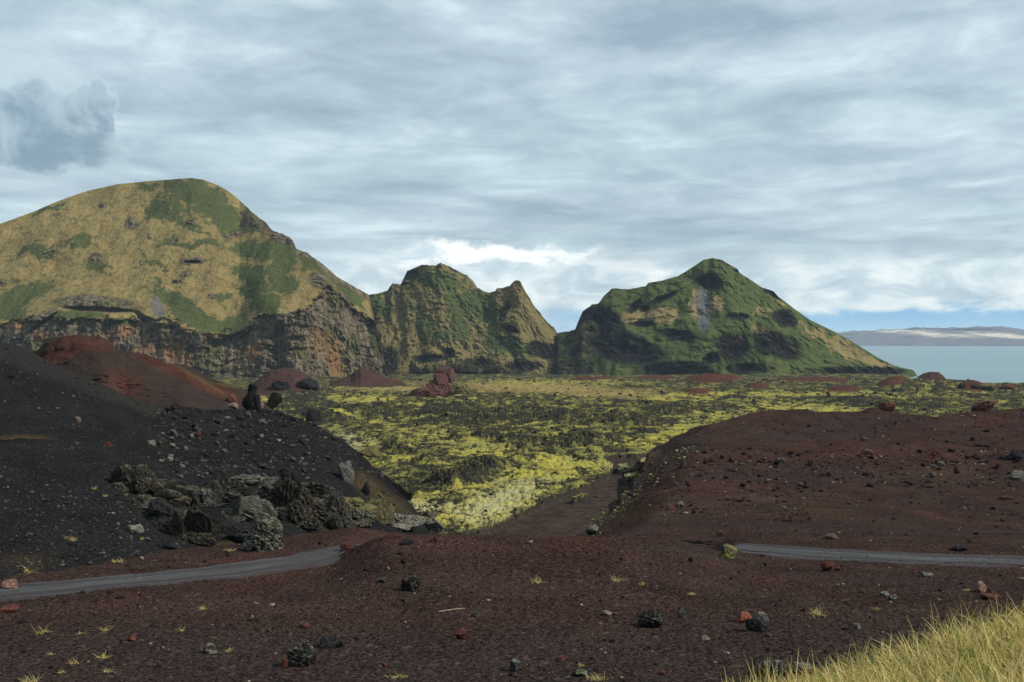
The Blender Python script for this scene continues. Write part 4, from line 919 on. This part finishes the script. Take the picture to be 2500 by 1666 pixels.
# extra stones that only show from a step aside
for ox in (-6.0, 6.0):
    fg += scatter([(-150, 1310, 2650, 1720, 1.0)], 700, 2.6, 9, 2.4, ['ground'], ox); rh += scatter([(1380, 1000, 2650, 1345, 1.0)], 500, 2.4, 9, 2.4, ['hill_brown'], ox); bh += scatter([(-150, 830, 1050, 1430, 1.0)], 500, 2.2, 9, 2.4, ['hill_black'], ox)
for st, mat, nm, lab, grp, top, gl in (
    (fg, S_red, 'loose_stone', 'small loose stone lying among many on the red-brown foreground slope', 'loose stones on the foreground slope', 100, 'scattered cinders and small stones on the foreground slope'),
    (rh, S_red, 'loose_stone', 'small loose stone lying among many on the brown hill right of the road', 'loose stones on the brown hill', 90, 'scattered cinders and small stones on the brown hill'),
    (bh, S_black, 'loose_stone', 'small loose stone lying among many on the black hill left of the moss', 'loose stones on the black hill', 90, 'scattered cinders and small stones on the black hill')):
    st.sort(key=lambda x: -x[3])
    individuals(st[:top], mat, nm, lab, grp)
    merged('gravel', st[top:], mat, VAR1, label=gl, cat='gravel')
lv = scatter([(640, 925, 2560, 1310, 1.0)], 7000, 2.4, 10, 2.4, ['lava_field'])
# clinker only where the field is rough (dark), not on the soil track
LA = LAVA.data
co = np.empty(len(LA.vertices) * 3, np.float32); LA.vertices.foreach_get('co', co); co = co.reshape(-1, 3)
so = np.empty(len(co), np.float32); LA.attributes['soil'].data.foreach_get('value', so); mo = np.empty(len(co), np.float32); LA.attributes['moss'].data.foreach_get('value', mo)
from mathutils.kdtree import KDTree
sel = np.where((co[:, 1] < 900) & (co[:, 0] > -250))[0][::6]
kd = KDTree(len(sel))
for q in sel: kd.insert(co[q], int(q))
kd.balance()
keep = []
for x in lv:
    _, q, _ = kd.find(x[1])
    if so[q] > .4 and rng.random() < .9: continue
    if mo[q] > .5 and rng.random() < .75: continue
    keep.append(x)
merged('lava_rubble', keep, S_lava, VAR1, .9, 'dark clinker blocks strewn through the mossy lava field', 'rubble')
rim = scatter([(1400, 1090, 1720, 1310, 1.0)], 2000, 2.2, 11, 2.2, ['hill_brown', 'lava_field'])
rim = [x for x in rim if abs((x[1].z / x[1].y * -F + V0) - (1300 - (x[1].x / x[1].y * F + U0 - 1440) * .86)) < abs(rng.normal(0, 26))]
if rim: merged('lava_rubble', rim, mat_stone('mossy_clinker', [(0, (.05, .05, .03)), (.5, (.16, .15, .06)), (1, (.3, .28, .13))]), VAR1, .9, 'moss-spotted blocks along the edge of the black track', 'rubble')

# ------------------------------------------------------------------ dry grass tufts
TUFT = [(255, 1542, 46, 20, 'straggling dry grass tuft in the upper left foreground'), (195, 1548, 26, 10, 'small pale grass tuft right of the straggling left tuft'),
        (107, 1545, 46, 22, 'dry grass tuft at far left below the road'), (252, 1608, 52, 20, 'dense flat straw tuft, largest in the left foreground'),
        (180, 1622, 32, 18, 'spiky straw tuft left below the dense flat tuft'), (120, 1598, 22, 8, 'thin grass wisp above the spiky straw tuft'),
        (148, 1644, 28, 14, 'small straw tuft second from the bottom at left'), (262, 1642, 30, 14, 'curved straw wisp below the dense flat tuft'),
        (70, 1668, 66, 26, 'wide straw tuft cut by the bottom edge at left'), (560, 1590, 24, 14, 'orange-tinged tuft beside the jagged pale-grey rock'),
        (442, 1541, 30, 14, 'pale tuft left of the middle foreground'), (495, 1488, 26, 14, 'straw tuft just below the left road'), (625, 1474, 14, 9, 'tiny straw tuft below the end of the left road'),
        (1310, 1422, 40, 18, 'pale tuft pair high in the middle foreground'), (1505, 1420, 20, 28, 'upright wispy tuft right of the middle mound'), (1568, 1428, 18, 14, 'grey-white dry tuft right of the wispy tuft'),
        (1690, 1452, 30, 12, 'thin stalks lying right of the grey-white tuft'), (1995, 1500, 60, 32, 'sprawling straw tuft in the right foreground'), (2138, 1488, 34, 12, 'flat straw wisp right of the sprawling tuft'),
        (1460, 1660, 60, 26, 'straw tuft at the bottom middle beside the low grey stone'), (970, 1655, 70, 16, 'stringy green-straw tuft along the bottom left of middle'), (1418, 1626, 14, 12, 'tiny straw tuft above the bottom middle tuft'),
        (2360, 1442, 26, 9, 'white-yellow tuft left of the pale reddish rock'), (2428, 1455, 24, 9, 'short tuft at the foot of the red stone'),
        (175, 1320, 34, 18, 'yellow-green tuft high on the black slope'), (345, 1318, 14, 12, 'bright yellow tuft beside the rock wall on the black slope'), (68, 1400, 40, 34, 'tall straw tuft above the left road end'), (285, 1372, 36, 14, 'straw tuft on the verge above the left road'), (560, 1345, 50, 10, 'low golden tuft below the rock wall'), (232, 1195, 14, 12, 'small yellow tuft on the black slope'), (256, 1213, 12, 10, 'tiny olive tuft on the black slope')]
for i, (u, v, w, h, lab) in enumerate(TUFT):
    loc, nor, _ = hit(u, v); s = loc.y / F; n = int(22 + w * .8); w, h = w * .9, h * .8
    e = np.clip(rng.normal(0, .33, (n, 2)), -1, 1); roots = np.stack([e[:, 0] * w * s * .5, e[:, 1] * w * s * .35, np.full(n, -.01)], 1)
    L = rng.uniform(.5, 1.2, n) * h * s * 1.3
    green = rng.random(n) < (.5 if 'green' in lab or 'yellow' in lab else .08)
    V, Fc, tn, tp = blades_mesh(roots, L, rng.uniform(.55, 1.65, n), rng.uniform(0, 6.28, n), np.full(n, max(.006, 1.25 * s)), np.where(green, rng.uniform(.5, .85, n), rng.uniform(0, .4, n)), rng.uniform(.1, 1.3, n))
    o = link_mesh('grass_tuft', V, Fc, M_grass, attrs={'tint': tn, 'tip': tp}); o.location = loc
    tag(o, lab, 'grass tuft', 'dry grass tufts on the bare slope')

# a bleached twig and the little mast on the summit
def tube(name, pts, r, mat, label, cat):
    pts = np.array(pts, float); n = len(pts); k = 7; Vv = []
    for i, p in enumerate(pts):
        t = pts[min(i + 1, n - 1)] - pts[max(i - 1, 0)]; t /= np.linalg.norm(t)
        a = np.cross(t, (0, 0, 1) if abs(t[2]) < .9 else (1, 0, 0)); a /= np.linalg.norm(a); b = np.cross(t, a)
        rr = r * (1 - .6 * i / (n - 1))
        for j in range(k):
            q = j * 2 * math.pi / k; Vv.append(p + rr * (a * math.cos(q) + b * math.sin(q)))
    Fc = [(i * k + j, i * k + (j + 1) % k, (i + 1) * k + (j + 1) % k, (i + 1) * k + j) for i in range(n - 1) for j in range(k)]
    return tag(link_mesh(name, Vv, Fc, mat), label, cat)
mw = NT('bleached_wood'); M_wood = mw.out(mw.mix(mw.noise(20, 4, .6), (.30, .26, .18), (.5, .45, .34)), .8)
tw = [hit(u, v)[0] + Vector((0, 0, .05)) for u, v in ((1072, 1497), (1090, 1494), (1112, 1491), (1136, 1489))]
tube('twig', [tuple(p) for p in tw], .013, M_wood, 'pale bleached twig lying in the middle foreground', 'twig')
mm = NT('grey_metal'); M_mast = mm.out(mm.mix(mm.noise(3, 3), (.08, .08, .08), (.14, .14, .14)), .6)
loc, _, _ = hit(437, 442)
tube('summit_mast', [(loc.x, loc.y, loc.z - 1), (loc.x, loc.y, loc.z + 3), (loc.x, loc.y, loc.z + 7.5)], .35, M_mast, 'thin grey mast on the summit of the left mountain', 'mast')

# ------------------------------------------------------------------ haze
def haze():
    x, y0, y1, z0, z1 = 26000, -3000, 18500, SEA_Z - 1, 330
    V = [(a, b, c) for c in (z0, z1) for (a, b) in ((-x, y0), (x, y0), (x, y1), (-x, y1))]
    Fc = [(0, 3, 2, 1), (4, 5, 6, 7), (0, 1, 5, 4), (1, 2, 6, 5), (2, 3, 7, 6), (3, 0, 4, 7)]
    m = NT('sea_air')
    v = m.n('ShaderNodeVolumePrincipled', {'Color': (.66, .82, 1.0, 1), 'Density': HAZE, 'Anisotropy': 0.0})
    m.n('ShaderNodeOutputMaterial', {1: v.outputs[0]})
    o = link_mesh('haze', V, Fc, m.m, smooth=False)
    return tag(o, 'thin blue sea haze over the whole view', 'haze', kind='stuff')
HAZE = 3.4e-5
haze()

# ------------------------------------------------------------------ sky, sun, camera
SUN_AZ, SUN_EL = 102.0, 41.0          # degrees to the right of the view direction, above the horizon
def world():
    w = NT('World', True); sc.world = w.m
    sky = w.n('ShaderNodeTexSky', sky_type='NISHITA', sun_disc=False, sun_elevation=R(SUN_EL), sun_rotation=R(SUN_AZ), air_density=1.2, dust_density=1.0)
    D = w.n('ShaderNodeTexCoord').outputs['Generated']
    s = w.n('ShaderNodeSeparateXYZ', {0: D}); x, y, z = s.outputs
    zc = w.math('ADD', w.math('MAXIMUM', z, 0.0), .075)
    px, py = w.math('DIVIDE', x, zc), w.math('DIVIDE', y, zc)
    pl = w.n('ShaderNodeCombineXYZ', {0: px, 1: py, 2: 0.0}).outputs[0]
    az = w.math('ARCTAN2', x, y); el = w.math('ARCSINE', z)
    def mp(v, sx, sy, off=0): return w.n('ShaderNodeMapping', {'Vector': v, 'Scale': (sx, sy, 1), 'Location': (off, off * .7, 0)}).outputs[0]
    lay = w.n('ShaderNodeCombineXYZ', {0: w.math('ARCTAN2', x, y), 1: w.math('LOGARITHM', w.math('ADD', w.math('MAXIMUM', z, 0.0), .07), math.e), 2: 0.0}).outputs[0]
    big = w.noise(1, 4, .5, mp(lay, 3.0, 3.4, 4.2), .5); med = w.noise(1, 6, .56, mp(lay, 8.0, 8.6, 1.3), .5); fin = w.noise(1, 6, .6, mp(lay, 26, 25, 7.1), .4)
    dens = w.math('ADD', w.math('MULTIPLY', big, .42), w.math('ADD', w.math('MULTIPLY', med, .45), w.math('MULTIPLY', fin, .13)))
    hi = w.ramp(dens, [(.38, (.285, .385, .455)), (.47, (.375, .485, .55)), (.54, (.455, .58, .635)), (.62, (.60, .735, .775))])
    # a gentle violet-grey to cyan drift in the high cloud
    hi = w.mix(w.math('MULTIPLY', w.step(w.noise(1, 3, .5, mp(pl, .35, .5, 9.0)), .4, .65), .5), hi, w.mix(1.0, hi, (1.03, .98, 1.03), 'MULTIPLY'))
    ae = w.n('ShaderNodeCombineXYZ', {0: az, 1: el, 2: 0.0}).outputs[0]
    def win(a0, a1, soft=.03, e0=None, e1=None, es=.01):
        f = w.math('MULTIPLY', w.step(az, a0 - soft, a0 + soft), w.step(az, a1 + soft, a1 - soft))
        if e0 is not None: f = w.math('MULTIPLY', f, w.math('MULTIPLY', w.step(el, e0 - es, e0 + es), w.step(el, e1 + es, e1 - es)))
        return f
    warp = w.n('ShaderNodeVectorMath', {0: w.noise(14, 5, .6, ae, 0, True), 1: (.5, .5, .5)}, operation='SUBTRACT').outputs[0]
    warp = w.n('ShaderNodeVectorMath', {0: warp, 'Scale': .10}, operation='SCALE').outputs[0]
    aw = w.n('ShaderNodeVectorMath', {0: ae, 1: warp}, operation='ADD').outputs[0]
    def blob(a, e, ra, re):
        q = w.n('ShaderNodeMapping', {'Vector': aw, 'Location': (-a / ra, -e / re, 0), 'Scale': (1 / ra, 1 / re, 1)}).outputs[0]
        return w.n('ShaderNodeVectorMath', {0: q}, operation='LENGTH').outputs['Value']
    def px_(u, v): return math.atan((u - U0) / F), math.atan((V0 - v) / F * math.cos(math.atan((u - U0) / F)))
    # horizon belt: heaped cumulus, bright gaps
    belt = w.step(el, .098, .062)
    cum = w.noise(1, 7, .58, mp(ae, 17, 42, 3.3), .5)
    lowc = w.ramp(cum, [(.32, (.38, .50, .58)), (.46, (.54, .65, .71)), (.56, (.74, .83, .85)), (.68, (.95, .98, .97))])
    a, e = px_(1200, 632); br = w.step(blob(a, e, .115, .017), 1.05, .45)
    c = w.mix(w.math('MULTIPLY', belt, .85), hi, lowc)
    c = w.mix(w.math('MULTIPLY', br, .85), c, w.mix(w.step(cum, .38, .52), (.62, .73, .79), (1.08, 1.1, 1.08)))
    # clear strip above the sea
    strip = w.math('MULTIPLY', w.step(w.math('ADD', el, w.math('MULTIPLY', w.math('SUBTRACT', cum, .5), .035)), .035, .026), w.step(az, .0, .10))
    c = w.mix(w.math('MULTIPLY', strip, .9), c, w.ramp(el, [(.0, (.42, .66, .80)), (.010, (.33, .62, .82)), (.022, (.155, .45, .74))]))
    # the one dark cumulus on the left
    a, e = px_(20, 315); b1 = w.step(blob(a, e, .086, .044), 1.14, .74)
    a, e = px_(205, 245); b2 = w.step(blob(a, e, .026, .026), 1.12, .76)
    a, e = px_(-60, 200); b3 = w.step(blob(a, e, .10, .05), 1.2, .7)
    dk = w.math('MAXIMUM', w.math('MAXIMUM', b1, b2), w.math('MULTIPLY', b3, .35))
    rim = w.math('MULTIPLY', w.math('MULTIPLY', dk, w.math('SUBTRACT', 1.0, dk)), 1.5)
    c = w.mix(rim, c, (.66, .79, .82))
    a, e = px_(60, 395)
    c = w.mix(w.math('MULTIPLY', dk, w.math('SUBTRACT', .97, w.math('MULTIPLY', w.step(el, .205, .26), .5))), c, w.mix(w.step(w.math('ADD', w.math('MULTIPLY', w.math('SUBTRACT', w.noise(26, 6, .58, ae, .4), .5), .30), el), .155, .255), (.205, .30, .375), (.39, .51, .58)))
    # below the horizon the world is sea-dark
    b1_ = w.n('ShaderNodeBackground', {0: sky.outputs[0], 1: .1}); b2_ = w.n('ShaderNodeBackground', {0: c, 1: 1.0})
    mx = w.n('ShaderNodeMixShader', {0: .93, 1: b1_.outputs[0], 2: b2_.outputs[0]})
    w.n('ShaderNodeOutputWorld', {0: mx.outputs[0]})
    w.m.cycles.sampling_method = 'MANUAL'; w.m.cycles.sample_map_resolution = 512
world()
sl = bpy.data.lights.new('sun', 'SUN'); sl.energy = 4.2; sl.angle = R(3); sl.color = (1, .94, .84)
so_ = bpy.data.objects.new('sun', sl); COL.objects.link(so_)
dirv = Vector((math.sin(R(SUN_AZ)) * math.cos(R(SUN_EL)), math.cos(R(SUN_AZ)) * math.cos(R(SUN_EL)), math.sin(R(SUN_EL))))
so_.rotation_euler = dirv.to_track_quat('Z', 'Y').to_euler(); so_.location = (0, 0, 400)

cam = bpy.data.cameras.new('camera'); cam.sensor_width = 36; cam.lens = 36 * F / 2500; cam.clip_start = .1; cam.clip_end = 60000
co_ = bpy.data.objects.new('camera', cam); COL.objects.link(co_); co_.rotation_euler = (R(90), 0, 0); sc.camera = co_

sc.view_settings.view_transform = 'Standard'; sc.view_settings.look = 'None'; sc.view_settings.exposure = 0.28; sc.view_settings.gamma = 1.0
sc.cycles.use_denoising = True; sc.cycles.denoiser = 'OPENIMAGEDENOISE'; sc.cycles.max_bounces = 5; sc.cycles.diffuse_bounces = 2; sc.cycles.glossy_bounces = 2
sc.cycles.volume_bounces = 0; sc.cycles.transparent_max_bounces = 8; sc.cycles.sample_clamp_indirect = 5
